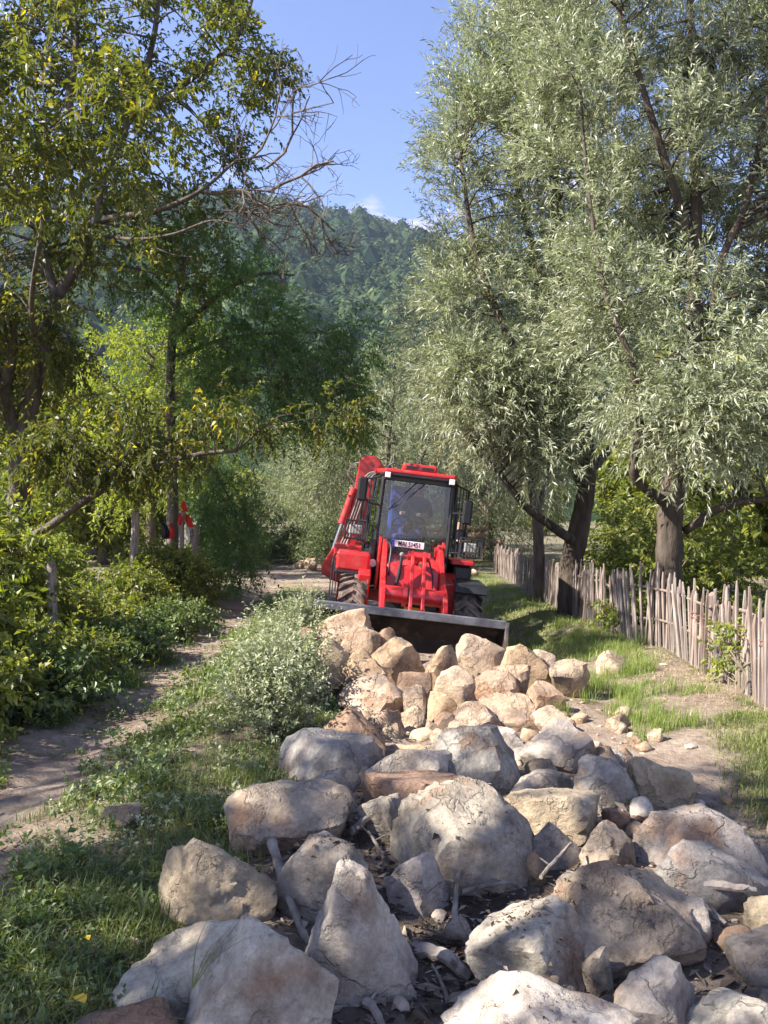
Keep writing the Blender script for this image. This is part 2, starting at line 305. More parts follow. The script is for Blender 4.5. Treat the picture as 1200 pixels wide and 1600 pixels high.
# ---- mountain with its forest
RIDGE_PX = [-900, -300, 0, 200, 380, 440, 500, 560, 640, 720, 800, 1000, 1300, 2000]
RIDGE_PY = [430, 345, 318, 310, 318, 330, 343, 357, 374, 400, 432, 490, 565, 655]
HY0, HY1 = 170.0, 700.0
def hill_z(x, y):
    u = 600 + FPX * x / np.maximum(y, 50); top = EYE + (800 - np.interp(u, RIDGE_PX, RIDGE_PY)) / FPX * HY1
    t = np.clip((y - HY0) / (HY1 - HY0), 0, 1); s = t ** 1.08
    z = top * s - 1.5 + (10 * fbm(x, y, 120, 4, 3) + 5 * fbm(x, y, 50, 5, 3)) * s * (1 - 0.75 * smooth(0.8, 1.0, t))
    return np.where(y > HY1, z - (y - HY1) * 0.35, z)
def build_hill():
    xs = np.linspace(-700, 700, 110); ys = np.linspace(HY0, 900, 80); X, Y = np.meshgrid(xs, ys); Z = hill_z(X, Y)
    nx, ny = len(xs), len(ys); idx = np.arange(nx * ny).reshape(ny, nx)
    f = np.stack([idx[:-1, :-1], idx[:-1, 1:], idx[1:, 1:], idx[1:, :-1]], -1).reshape(-1, 4)
    m = pmat('forest_floor', [(0.012, 0.022, 0.01), (0.03, 0.045, 0.018)], 0.05, 1.0, 0, spec=0.0)
    tag(mesh_np('mountain', np.stack([X, Y, Z], -1), [f], m, smooth_shade=True), kind='structure')
    # crowns: rough domes with tufts of leaf faces
    t = (1 + 5 ** 0.5) / 2
    iv = np.array([(-1, t, 0), (1, t, 0), (-1, -t, 0), (1, -t, 0), (0, -1, t), (0, 1, t), (0, -1, -t), (0, 1, -t), (t, 0, -1), (t, 0, 1), (-t, 0, -1), (-t, 0, 1)], float)
    iv /= np.linalg.norm(iv[0])
    fi = np.array([(0, 11, 5), (0, 5, 1), (0, 1, 7), (0, 7, 10), (0, 10, 11), (1, 5, 9), (5, 11, 4), (11, 10, 2), (10, 7, 6), (7, 1, 8), (3, 9, 4), (3, 4, 2), (3, 2, 6), (3, 6, 8), (3, 8, 9), (4, 9, 5), (2, 4, 11), (6, 2, 10), (8, 6, 7), (9, 8, 1)])
    V, F, A = [], [], []; base = 0
    n = 6400; u = rng.uniform(-450, 1650, n); core = rng.uniform(370, 700, n // 3); u[:n // 3] = core
    y = HY0 + (HY1 + 12 - HY0) * rng.uniform(0.16, 1, n) ** 0.8; x = (u - 600) / FPX * y
    z = hill_z(x, y)
    for k in range(n):
        r = rng.uniform(2.8, 7.6) * (1.0 if k < n // 3 else 1.35); h = r * rng.uniform(0.9, 1.5)
        inside = 180 < u[k] < 700
        c = np.array([x[k], y[k], z[k] + h * 0.6]); tone = np.clip(rng.normal(0.5, 0.26) + 0.12 * fbm(x[k], y[k], 70, 3, 2), 0, 1)
        v = iv * (1 + rng.normal(0, 0.13, (12, 1))) * [r * 0.82, r * 0.82, h * 0.82] + c
        V.append(v); F.append(fi + base); base += 12; A.append(np.full(20, tone * 0.6))
        m_ = 56 if inside else 7
        d = rng.normal(0, 1, (m_, 3)); d[:, 2] = np.abs(d[:, 2]) * 1.1 - 0.35; d /= np.linalg.norm(d, axis=1)[:, None]
        p = d * [r, r, h] * rng.uniform(0.8, 1.08, (m_, 1)) + c
        e = rng.normal(0, 1, (m_, 3, 3)) * r * (0.17 if inside else 0.5); e -= 0.75 * np.sum(e * d[:, None, :], -1, keepdims=True) * d[:, None, :]
        tri = p[:, None, :] + e
        V.append(tri.reshape(-1, 3)); F.append(np.arange(m_ * 3).reshape(-1, 3) + base); base += m_ * 3
        A.append(np.clip(tone + rng.normal(0, 0.13, m_), 0, 1))
    o = mesh_np('hillside_forest', np.concatenate(V), [np.concatenate(F)], MAT['forest'], attrs={'rnd': ('FACE', np.concatenate(A))})
    tag(o, 'dense green forest covering the distant mountain', 'forest', kind='stuff')
build_hill()

# ------------------------------------------------------------------ stones
def ico(sub):
    import bmesh
    bm = bmesh.new(); bmesh.ops.create_icosphere(bm, subdivisions=sub, radius=1)
    v = np.array([p.co[:] for p in bm.verts]); f = np.array([[q.index for q in t.verts] for t in bm.faces]); bm.free(); return v, f
ICO = {k: ico(k) for k in (2, 3, 4, 5)}
def rock_shape(seed, sub, planes=None, sharp=14, rough=1.0):
    r_ = np.random.default_rng(seed); d, f = ICO[sub]
    ax = np.linalg.qr(r_.normal(0, 1, (3, 3)) * 0.55 + np.eye(3))[0]          # a skewed block ...
    n = np.concatenate([ax, -ax]) + r_.normal(0, 0.16, (6, 3)); c_ = r_.normal(0, 1, (int(r_.integers(3, 6)), 3)); n = np.concatenate([n, c_]); n /= np.linalg.norm(n, axis=1)[:, None]
    h = np.concatenate([r_.uniform(0.58, 0.8, 6), r_.uniform(0.62, 0.9, len(c_))])   # ... with broken corners
    if planes:
        n = np.array([p[:3] for p in planes], float); n /= np.linalg.norm(n, axis=1)[:, None]; h = np.array([p[3] for p in planes])
    dots = np.maximum(d @ n.T, 1e-3) / h
    rad = 1.0 / (np.sum(dots ** sharp, 1) + 0.72 ** sharp) ** (1 / sharp)
    v = d * rad[:, None]
    for _ in range(18):                                   # chipped corners
        m_ = r_.normal(0, 1, 3); m_ /= np.linalg.norm(m_); dv = v @ m_; lim = dv.max() * r_.uniform(0.86, 0.97)
        k = dv > lim; v[k] *= (lim / dv[k] * 0.96 + 0.04)[:, None]
    off = Vector(r_.uniform(-50, 50, 3)); out = np.empty(len(v))
    for i, p in enumerate(v):
        q = Vector(p) + off
        out[i] = 0.09 * mnoise.fractal(q * 1.6, 1.0, 2.0, 3) + 0.05 * mnoise.fractal(q * 5, 0.8, 2.1, 3) + (0.05 * (abs(mnoise.noise(q * 2.7)) < 0.06) * -0.35)
        if sub >= 4: out[i] += 0.016 * mnoise.fractal(q * 15, 0.7, 2.0, 3)
    v = v * (1 + out * rough)[:, None]
    v -= (v.max(0) + v.min(0)) / 2; v /= (v.max(0) - v.min(0)) / 2
    return v, f
def stone_mat():
    m, N, L = new_mat('sandstone')
    out = N('ShaderNodeOutputMaterial'); b = N('ShaderNodeBsdfPrincipled'); tc = N('ShaderNodeTexCoord'); oi = N('ShaderNodeObjectInfo')
    ad = N('ShaderNodeVectorMath'); ad.operation = 'MULTIPLY_ADD'; L(oi.outputs['Random'], ad.inputs[0]); ad.inputs[1].default_value = (37, 53, 71); L(tc.outputs['Object'], ad.inputs[2])
    v = ad.outputs[0]
    n1 = noise_n(N, L, v, 4.2, 7, 0.6); r1 = ramp(N, [(0.50, 0.46, 0.44), (0.92, 0.92, 0.92), (1.25, 1.25, 1.22)], [0.3, 0.5, 0.7]); L(n1.outputs[0], r1.inputs[0])
    mu = N('ShaderNodeMix'); mu.data_type = 'RGBA'; mu.blend_type = 'MULTIPLY'; mu.inputs[0].default_value = 1
    L(oi.outputs['Color'], mu.inputs[6]); L(r1.outputs[0], mu.inputs[7])
    # rusty and grey patches
    n2 = noise_n(N, L, v, 2.6, 5, 0.55); r2 = ramp(N, [(0, 0, 0), (1, 1, 1)], [0.56, 0.66]); L(n2.outputs[0], r2.inputs[0])
    f2 = N('ShaderNodeMath'); f2.operation = 'MULTIPLY'; f2.inputs[1].default_value = 0.7; L(r2.outputs[0], f2.inputs[0])
    m2 = N('ShaderNodeMix'); m2.data_type = 'RGBA'; L(f2.outputs[0], m2.inputs[0]); L(mu.outputs[2], m2.inputs[6]); m2.inputs[7].default_value = (0.27, 0.15, 0.085, 1)
    n3 = noise_n(N, L, v, 3.3, 6, 0.6); r3 = ramp(N, [(1, 1, 1), (0, 0, 0)], [0.34, 0.45]); L(n3.outputs[0], r3.inputs[0])
    f3 = N('ShaderNodeMath'); f3.operation = 'MULTIPLY'; f3.inputs[1].default_value = 0.7; L(r3.outputs[0], f3.inputs[0])
    m3 = N('ShaderNodeMix'); m3.data_type = 'RGBA'; L(f3.outputs[0], m3.inputs[0]); L(m2.outputs[2], m3.inputs[6]); m3.inputs[7].default_value = (0.13, 0.11, 0.10, 1)
    # fine grain
    n4 = noise_n(N, L, v, 42, 8, 0.75); r4 = ramp(N, [(0.62, 0.60, 0.58), (1.22, 1.22, 1.22)], [0.3, 0.7]); L(n4.outputs[0], r4.inputs[0])
    m4 = N('ShaderNodeMix'); m4.data_type = 'RGBA'; m4.blend_type = 'MULTIPLY'; m4.inputs[0].default_value = 1; L(m3.outputs[2], m4.inputs[6]); L(r4.outputs[0], m4.inputs[7])
    L(m4.outputs[2], b.inputs['Base Color']); b.inputs['Roughness'].default_value = 0.85; b.inputs['Specular IOR Level'].default_value = 0.25
    n5 = noise_n(N, L, v, 13, 12, 0.74); vo = N('ShaderNodeTexVoronoi'); vo.feature = 'DISTANCE_TO_EDGE'; vo.inputs['Scale'].default_value = 2.3
    wv = N('ShaderNodeVectorMath'); wv.operation = 'MULTIPLY_ADD'; L(n1.outputs['Color'], wv.inputs[0]); wv.inputs[1].default_value = (0.5, 0.5, 0.5); L(v, wv.inputs[2]); L(wv.outputs[0], vo.inputs['Vector'])
    cr = N('ShaderNodeMapRange'); cr.inputs[2].default_value = 0.035; cr.inputs[3].default_value = -0.35; cr.inputs[4].default_value = 0; L(vo.outputs['Distance'], cr.inputs[0])
    sm = N('ShaderNodeMath'); L(n5.outputs[0], sm.inputs[0]); L(cr.outputs[0], sm.inputs[1])
    bp = N('ShaderNodeBump'); bp.inputs['Strength'].default_value = 1.0; bp.inputs['Distance'].default_value = 0.03; L(sm.outputs[0], bp.inputs['Height']); L(bp.outputs[0], b.inputs['Normal'])
    L(b.outputs[0], out.inputs[0]); return m
MAT['stone'] = stone_mat()
TAN = (0.41, 0.295, 0.20); TAN2 = (0.47, 0.36, 0.255); GREY = (0.42, 0.365, 0.305); PALE = (0.53, 0.47, 0.395); BROWN = (0.31, 0.205, 0.14); BLUE = (0.32, 0.295, 0.265); OCHRE = (0.42, 0.34, 0.245)
# (x0, y0, x1, y1 in the photo, colour, label, category group flag)
FORE = 'pale boulders strewn over the near ground'; HEAP = 'tan boulders heaped before the loader bucket'
STONES = [
 (185,1452,452,1600,PALE,'broad pale boulder with leafy dapples behind lobed boulder',FORE),
 (285,1462,520,1680,PALE,'low lobed pale boulder with a grass sprig at its side',FORE),
 (105,1565,290,1660,BROWN,'flat reddish stone beside yellow fallen leaf',FORE),
 (243,1316,432,1456,OCHRE,'rounded grey boulder with dark hollow, next to grass bank',FORE),
 (463,1376,648,1600,PALE,'upright pointed pale boulder like a small pyramid',FORE),
 (358,1232,548,1340,OCHRE,'broad ochre boulder on the grass edge above rounded boulder',FORE),
 (462,1212,562,1294,GREY,'small grey boulder with dry twigs wedged beneath',FORE),
 (430,1150,597,1244,BLUE,'blocky blue grey boulder with pale left flank',FORE),
 (490,1116,600,1190,BROWN,'rounded brown boulder resting above blocky blue grey boulder',FORE),
 (572,1203,742,1284,BROWN,'brown boulder with pale sunlit top among grey boulders',FORE),
 (575,1168,708,1250,GREY,'grey boulder just behind brown pale topped boulder',FORE),
 (672,1146,822,1250,BLUE,'dark slate grey slab leaning in the boulder field',FORE),
 (798,1203,902,1256,GREY,'low grey boulder between dark slab and blue grey boulder',FORE),
 (816,1134,930,1218,GREY,'domed grey boulder with bright top beside the tan heap',FORE),
 (618,1241,856,1404,GREY,'largest broad grey slab with dusty flat top',FORE),
 (788,1238,938,1328,OCHRE,'ochre boulder tucked behind largest grey slab',FORE),
 (603,1338,700,1440,GREY,'rounded grey boulder below front edge of largest slab',FORE),
 (560,1248,648,1324,GREY,'grey boulder left of largest slab, by dead branch',FORE),
 (428,1322,572,1460,GREY,'dirty dark boulder with bark scraps behind pointed boulder',FORE),
 (818,1286,920,1368,GREY,'angular faceted small boulder leaning on largest slab',FORE),
 (908,1296,992,1372,OCHRE,'squat brown ochre boulder beside faceted small boulder',FORE),
 (898,1188,1002,1274,BLUE,'angular blue grey boulder with glossy pale top face',FORE),
 (984,1184,1082,1276,OCHRE,'tan slab leaning against angular blue grey boulder',FORE),
 (1002,1271,1184,1384,GREY,'wide grey boulder with sunlit flank near right grass',FORE),
 (1028,1323,1192,1428,BLUE,'ridged grey boulder lying against wide grey boulder',FORE),
 (733,1426,922,1560,PALE,'pale boulder with soil crumbs spread on its top',FORE),
 (838,1358,1088,1530,OCHRE,'very large ochre boulder with soil on its back',FORE),
 (700,1538,990,1690,PALE,'long pale boulder below crumb covered boulder',FORE),
 (943,1506,1090,1620,GREY,'grey boulder in bare soil with a green weed in front',FORE),
 (1040,1566,1260,1680,PALE,'pale boulder at the bare soil edge past grey weed boulder',FORE),
 (1150,1458,1260,1540,GREY,'grey boulder behind weathered root on right side',FORE),
 (1172,1404,1240,1466,OCHRE,'small ochre stone next to weathered root',FORE),
 (912,1486,958,1564,GREY,'narrow grey stone wedged between crumb covered and large ochre boulders',FORE),
 (1052,1418,1114,1494,GREY,'grey stone wedged behind splintered root wood',FORE),
 (944,1266,982,1300,BROWN,'small red brown stone lying by pebbles',FORE),
 (976,1286,1012,1307,TAN,'flat tan pebble lying by small red brown stone',FORE),
 (814,1338,852,1388,OCHRE,'small ochre stone at the corner of largest slab',FORE),
 (497,957,579,1006,TAN2,'topmost tan boulder lying against bucket lip',HEAP),
 (533,984,591,1034,TAN,'tan boulder just below topmost boulder of the heap',HEAP),
 (487,1002,544,1056,TAN2,'round pale tan boulder on the bushy side of heap',HEAP),
 (529,1025,600,1108,TAN,'tall blocky tan boulder in the heap',HEAP),
 (578,1002,669,1064,TAN,'wide tan boulder with shaded undercut front',HEAP),
 (534,1060,635,1124,TAN2,'wide smooth tan boulder at foot of tall block',HEAP),
 (458,1021,501,1070,TAN,'half buried tan boulder beside the sage bush',HEAP),
 (478,1046,534,1088,TAN,'low tan boulder under the round pale boulder',HEAP),
 (460,984,496,1022,BROWN,'small reddish stone beyond the sage bush',HEAP),
 (664,1016,718,1080,TAN,'upright tan boulder between wide boulder and bucket middle',HEAP),
 (715,998,785,1056,TAN2,'faceted pale boulder lifted against the bucket',HEAP),
 (680,1047,756,1108,TAN2,'large pale tan boulder in the middle of heap',HEAP),
 (744,1057,810,1110,TAN,'tan boulder right beside the middle boulder of the heap',HEAP),
 (780,1012,854,1084,TAN,'big shaded tan boulder at bucket corner',HEAP),
 (830,1021,869,1074,TAN2,'narrow tan boulder behind big corner boulder',HEAP),
 (766,1045,826,1100,TAN,'slanting tan boulder under big corner boulder',HEAP),
 (862,1035,920,1084,TAN2,'square pale boulder at the grassy end of heap',HEAP),
 (822,1071,878,1112,TAN,'squat tan boulder below square pale boulder',HEAP),
 (758,1093,842,1152,TAN,'broad tan boulder low on the heap front',HEAP),
 (832,1108,897,1156,TAN2,'orange tan boulder on bare ground at the heap foot',HEAP),
 (702,1107,786,1162,TAN2,'two faced pale tan boulder at heap foot',HEAP),
 (756,1144,822,1190,PALE,'low pale boulder between heap foot and dark slab',HEAP),
 (668,1084,714,1126,TAN,'small tan stone in the hollow of heap',HEAP),
 (711,1098,751,1134,TAN2,'small pale stone in the hollow of heap',HEAP),
 (632,1075,666,1126,TAN2,'small upright tan stone beside wide smooth boulder',HEAP),
 (623,1108,668,1153,TAN2,'small rounded pale stone at the hollow edge',HEAP),
 (563,1116,628,1180,TAN,'tan boulder behind rounded brown boulder',HEAP),
 (620,1052,672,1090,BROWN,'brown stone under the wide undercut boulder',HEAP),
 (673,1116,714,1149,BROWN,'small brown stone in the hollow of heap',HEAP),
 (662,1131,686,1159,TAN,'smallest tan stone at the hollow edge',HEAP),
 (596,1134,632,1180,TAN2,'small pale stone below wide smooth boulder',HEAP),
 (584,984,618,1018,BROWN,'small dark brown clod between topmost boulder and bucket',HEAP),
 (606,1168,668,1212,TAN,'tan stone between heap foot and the brown pale topped boulder',HEAP),
 (640,1140,690,1172,TAN2,'flat pale stone lying in the gap before the hollow',HEAP),
 (690,1150,742,1184,TAN,'low tan stone tucked above the dark slab',HEAP),
 (560,1160,602,1196,GREY,'small grey stone wedged behind blocky blue grey boulder',FORE),
 (884,1150,926,1180,TAN2,'small tan stone lying right of the domed grey boulder',HEAP),
 (735,1196,802,1232,GREY,'grey stone squeezed below the dark slab',FORE),
 (934,1019,987,1064,OCHRE,'lone pale boulder sitting in bright tall grass',None),
 (157,1259,218,1300,OCHRE,'small lone stone half sunk in shaded grass',None),
]
CUSTOM = {4: [(0.76, -0.12, 0.50, 0.60), (-0.82, -0.15, 0.44, 0.58), (0.28, -0.85, 0.32, 0.6), (-0.35, -0.8, 0.3, 0.62), (0, 0.9, 0.35, 0.55), (0, 0, -1, 0.8), (0.05, -0.2, 1, 0.86), (1, 0, -.1, .85), (-1, 0, -.1, .85)],
          14: [(0.1, -0.35, 1, 0.5), (0.2, -1, 0.25, 0.62), (-0.9, -0.4, 0.3, 0.8), (1, -0.3, 0.2, 0.8), (0, 1, 0.3, 0.8), (0, 0, -1, 0.7), (-.5, -.3, .8, .72), (.6, .1, .8, .75)],
          11: [(-0.35, -0.55, 0.8, 0.5), (0.8, -0.3, 0.5, 0.6), (-0.9, 0, 0.1, 0.8), (0.3, -0.9, 0, 0.7), (0, 1, 0.2, 0.7), (0, 0, -1, 0.7), (1, .3, 0, .85)],
          7: [(-0.8, -0.5, 0.5, 0.65), (0.25, -0.8, 0.3, 0.6), (0.1, 0.0, 1, 0.6), (1, -0.2, 0.2, 0.8), (0, 1, 0.3, 0.7), (0, 0, -1, 0.7), (-.2, -.9, -.3, .75)],
          23: [(-0.9, -0.35, 0.4, 0.62), (0.1, -0.7, 0.45, 0.55), (0.5, 0.1, 0.8, 0.62), (-0.2, 0.1, 1, 0.62), (1, 0, 0.2, 0.85), (0, 1, 0.2, 0.7), (0, 0, -1, 0.7)]}
ROCKS = []
def build_stones():
    for i, (x0, y0, x1, y1, col, label, group) in enumerate(STONES):
        heap = group == HEAP
        pc, qc = (x0 + x1) / 2, (y0 + y1) / 2
        d = 6.0
        for _ in range(60):
            gx = (pc - 600) / FPX * d; h = (y1 - y0) / FPX * d
            zc = float(ground(gx, d)) + 0.26 * h
            d = 0.5 * d + 0.5 * FPX * (EYE - zc) / (qc - 800)
        if heap: d = float(np.interp(qc, [975, 985, 1010, 1050, 1100, 1180], [8.3, 8.2, 7.9, 7.3, 6.4, 5.35]))
        W = (x1 - x0) / FPX * d; H = (y1 - y0) / FPX * d; D = W * (0.72 if W > 0.25 else 0.85)
        if i == 4: D *= 0.75
        th = math.atan((qc - 800) / FPX)
        hh = math.sqrt(max(H * H - (D * math.sin(th)) ** 2, (0.66 * H) ** 2)) / math.cos(th)
        big = (x1 - x0) * (y1 - y0) > 9000
        v, f = rock_shape(100 + i, 5 if (x1 - x0) * (y1 - y0) > 24000 else 4 if (x1 - x0) > 58 else 3, CUSTOM.get(i), sharp=48 if heap or i % 3 else 26, rough=0.9)
        s = np.array([W / 2, D / 2, hh / 2 * 1.15]) * (1.17 if heap else 1.07)
        o = mesh_np('boulder' if W > 0.16 else 'stone', v * s, [f], MAT['stone'], smooth_shade=True)
        o.data.set_sharp_from_angle(angle=R(27))
        p = P(pc, qc, d); o.location = (p[0], p[1] + 0.06 * D, p[2] - hh * 0.06)
        j = rng.uniform(0.9, 1.1); o.color = (col[0] * j, col[1] * j, col[2] * j * rng.uniform(0.94, 1.05), 1)
        tag(o, label, 'boulder' if W > 0.16 else 'stone', group)
        ROCKS.append((o.location.copy(), s, v))
    small = [rock_shape(600 + k, 3, sharp=40) for k in range(8)]; cols = [TAN, TAN2, GREY, BLUE, OCHRE, BROWN, PALE]; n = 0
    while n < 64:
        y = rng.uniform(2.4, 7.6); x = rng.uniform(-0.45, 2.05)
        if x < np.interp(y, [2, 4, 6, 9], [-0.35, -0.15, 0.0, 0.0]) or any(((x - q[0].x) / (q[1][0] * 0.9)) ** 2 + ((y - q[0].y) / (q[1][1] * 0.9)) ** 2 < 1 for q in ROCKS): continue
        w = rng.uniform(0.03, 0.085) * (1.2 if 4.6 < y < 6.4 else 1); v, f = small[n % 8]
        o = mesh_np('stone', v * [w, w * 0.85, w * 0.7], [f], MAT['stone'], smooth_shade=True); o.location = (x, y, float(ground(x, y)) + w * 0.35); o.rotation_euler = (rng.normal(0, .4), rng.normal(0, .4), rng.uniform(0, 6))
        c = cols[int(rng.integers(0, 2 if y > 5.4 else 7))]; o.color = (*c, 1); tag(o, 'small broken stone filling a gap between boulders', 'stone', 'rubble stones between the boulders'); n += 1
    # loose pebbles between the boulders
    shapes = [rock_shape(900 + k, 2) for k in range(6)]
    V, F, A = [], [], []; base = 0
    for k in range(520):
        y = rng.uniform(2.2, 9.0); x = rng.uniform(-0.6, 2.3) if rng.random() < 0.8 else rng.uniform(2.0, 3.2)
        if x > 2.0 and (y < 5.2 or rng.random() < 0.6): continue
        v, f = shapes[k % 6]; s = rng.gamma(1.6, 0.009) + 0.006; a = rng.uniform(0, 6.28)
        q = v * s * [1, rng.uniform(.6, 1), rng.uniform(.35, .65)]; q = np.stack([q[:, 0] * math.cos(a) - q[:, 1] * math.sin(a), q[:, 0] * math.sin(a) + q[:, 1] * math.cos(a), q[:, 2]], 1)
        V.append(q + [x, y, float(ground(x, y)) + s * 0.2]); F.append(f + base); base += len(v); A.append(np.full(len(f), rng.uniform(0, 1)))
    o = mesh_np('gravel', np.concatenate(V), [np.concatenate(F)], MAT['clod'], attrs={'rnd': ('FACE', np.concatenate(A))})
    tag(o, 'loose gravel and soil clods between the boulders', 'gravel', kind='stuff')
build_stones()

# ------------------------------------------------------------------ foliage tools
def unit(v): return v / np.maximum(np.linalg.norm(v, axis=-1, keepdims=True), 1e-9)
def leaves_np(base, dirv, length, width, fold=0.25, sag=0.12, mid=0.45):
    """diamond leaves, 4 verts each, folded on the midrib"""
    n = len(base); up = rng.normal(0, 1, (n, 3)) * 0.75 + [0, 0, 1.0]
    side = unit(np.cross(dirv, up)); nor = np.cross(side, dirv)
    L = length[:, None]; W = width[:, None] * 0.5
    m = base + dirv * L * mid
    tip = base + dirv * L + np.array([0, 0, -1]) * L * sag
    a = m + side * W + nor * W * fold; b = m - side * W + nor * W * fold
    return np.stack([base, a, tip, b], 1).reshape(-1, 3), np.arange(4 * n).reshape(-1, 4)
def shoots(starts, dirs, length, droop, nl, ll, lw, spread=0.7, bare=0.12, fold=0.25, jit=0.15, tubes=0.004, sag=0.12, nseg=3):
    """curved twigs carrying leaves: returns leaf (v, f, rnd) and twig (v, f)"""
    n = len(starts); L = length[:, None, None]
    t = np.linspace(bare, 1.0, nl)[None, :, None] + rng.uniform(-0.03, 0.03, (n, nl, 1))
    dr = np.array([0, 0, -1.0]) * (droop[:, None, None] if hasattr(droop, '__len__') else droop)
    p = starts[:, None, :] + dirs[:, None, :] * L * t + dr * L * t * t
    tan = unit(dirs[:, None, :] + 2 * dr * t)
    rp = unit(np.cross(tan, rng.normal(0, 1, (n, nl, 3))))
    ld = unit(tan * (1 - 0.5 * spread) + rp * spread + rng.normal(0, jit, (n, nl, 3)))
    N_ = n * nl; ls = ll * rng.uniform(0.65, 1.2, N_)
    v, f = leaves_np(p.reshape(-1, 3), ld.reshape(-1, 3), ls, lw * ls / ll * rng.uniform(0.8, 1.15, N_), fold, sag)
    rn = np.clip(np.repeat(rng.normal(0.5, 0.17, n), nl) + rng.normal(0, 0.13, N_), 0, 1)
    tv = tf = None
    if tubes:
        n = (n + 1) // 2; starts, dirs, L = starts[::2], dirs[::2], L[::2]; dr = dr[::2] if dr.ndim == 3 else dr; nseg = 2
        tt = np.linspace(0, 1, nseg + 1)[None, :, None]
        c = starts[:, None, :] + dirs[:, None, :] * L * tt + dr * L * tt * tt
        u = unit(np.cross(dirs, [0.31, 0.2, 0.93])); w = unit(np.cross(dirs, u)); r = tubes * (1 - 0.65 * tt[..., None])
        ang = np.array([0, 2.094, 4.189]); ring = u[:, None, None, :] * np.cos(ang)[None, None, :, None] + w[:, None, None, :] * np.sin(ang)[None, None, :, None]
        tv = (c[:, :, None, :] + ring * r).reshape(-1, 3)
        b = (np.arange(n) * (nseg + 1) * 3)[:, None, None] + (np.arange(nseg) * 3)[None, :, None]
        k = np.arange(3)[None, None, :]; k2 = (k + 1) % 3
        tf = np.stack([b + k, b + k2, b + 3 + k2, b + 3 + k], -1).reshape(-1, 4)
    return v, f, rn, tv, tf
def tube_np(pts, rad, n=8):
    mb = MB(); mb.tube(pts, list(rad), n); return np.array(mb.v), mb.f
def curve(pts, k=6):
    """Catmull-Rom through points"""
    pts = [np.asarray(p, float) for p in pts]; P_ = [2 * pts[0] - pts[1]] + pts + [2 * pts[-1] - pts[-2]]; out = []
    for i in range(1, len(P_) - 2):
        for t in np.linspace(0, 1, k, endpoint=False):
            a, b, c, d = P_[i - 1], P_[i], P_[i + 1], P_[i + 2]
            out.append(0.5 * ((2 * b) + (c - a) * t + (2 * a - 5 * b + 4 * c - d) * t * t + (3 * b - a - 3 * c + d) * t ** 3))
    out.append(pts[-1]); return out
def in_poly(px, py, poly):
    inside = np.zeros(len(px), bool); n = len(poly)
    for i in range(n):
        x0, y0 = poly[i]; x1, y1 = poly[(i + 1) % n]
        c = ((y0 > py) != (y1 > py)) & (px < (x1 - x0) * (py - y0) / (y1 - y0 + 1e-12) + x0); inside ^= c
    return inside
def poly_points(poly, d0, d1, n):
    """points through a crown's volume: outline (photo pixels at the crown's mean distance) with a rounded depth"""
    poly = np.array(poly, float); dm = (d0 + d1) / 2; out = []
    while len(out) < n:
        q = rng.uniform(poly.min(0), poly.max(0), (n * 3, 2)); q = q[in_poly(q[:, 0], q[:, 1], poly)]
        for a in q:
            p = P(a[0], a[1], dm); p[1] = rng.uniform(d0, d1); out.append(p)   # parallel, not a frustum
    return np.array(out[:n])
def make_tree(name, label, cat, base, limbs, clumps, per, shoot_kw, leafm, barkm, group=None, crown_c=None, rad=0.5, up=0.2, outw=0.6, length=(0.4, 0.9), droop=(0.2, 0.5), parts=('trunk', 'crown'), branch_r=0.02, bends=True):
    """limbs: [(points, r0, r1)], world coords; everything is stored relative to base"""
    base = np.asarray(base, float); root = empty(name, base)
    V, F, nodes, nrad = [], [], [], []; off = 0
    for pts, r0, r1 in limbs:
        c = curve(pts, 6); rr = np.linspace(r0, r1, len(c)) * rng.uniform(0.93, 1.07, len(c))
        v, f = tube_np(c, rr, 12 if r0 > 0.1 else 7); V.append(v); F += [tuple(off + i for i in q) for q in f]; off += len(v)
        nodes += c[2:]; nrad += list(rr[2:])
    nodes = np.array(nodes); crown_c = clumps.mean(0) if crown_c is None else np.asarray(crown_c)
    if bends:
        for cl in clumps:
            dist = np.linalg.norm(nodes - cl, axis=1) + 0.5 * np.maximum(0, nodes[:, 2] - cl[2] + 0.1); k = int(np.argmin(dist)); a = nodes[k]
            Ld = np.linalg.norm(cl - a)
            if Ld < 0.15: continue
            m1 = a * 0.6 + cl * 0.4 + rng.normal(0, 0.08, 3) * Ld + [0, 0, 0.1 * Ld]
            c = curve([a, m1, cl], 3); r0 = min(nrad[k] * 0.5, branch_r * (0.5 + 0.5 * Ld))
            v, f = tube_np(c, np.linspace(r0, 0.005, len(c)), 5); V.append(v); F += [tuple(off + i for i in q) for q in f]; off += len(v)
    n = len(clumps) * per
    cc = np.repeat(clumps, per, 0); cr = np.repeat(rng.uniform(0.6, 1.3, len(clumps)) * rad, per)
    o_ = unit(rng.normal(0, 1, (n, 3))); st = cc + o_ * (cr * rng.uniform(0, 0.8, n))[:, None]
    dirs = unit(o_ * 0.7 + outw * unit(st - crown_c) + [0, 0, up] + rng.normal(0, 0.25, (n, 3)))
    lv, lf, rn, tv, tf = shoots(st, dirs, rng.uniform(*length, n), rng.uniform(*droop, n), **shoot_kw)
    if tv is not None: V.append(tv); F4 = tf + off; off += len(tv)
    V = np.concatenate(V) - base
    by = {}
    for q in F: by.setdefault(len(q), []).append(q)
    fl = [np.array(a) for a in by.values()] + ([F4] if tv is not None else [])
    tr = mesh_np(parts[0], V, fl, barkm, root, smooth_shade=True)
    cr_ = mesh_np(parts[1], lv - base, [lf], leafm, root, attrs={'rnd': ('FACE', rn)})
    tag(root, label, cat, group); return root

WIL = dict(nl=22, ll=0.098, lw=0.0165, spread=0.62, sag=0.15, tubes=0.0035)
FENCE_G = 'willows growing along the picket fence'
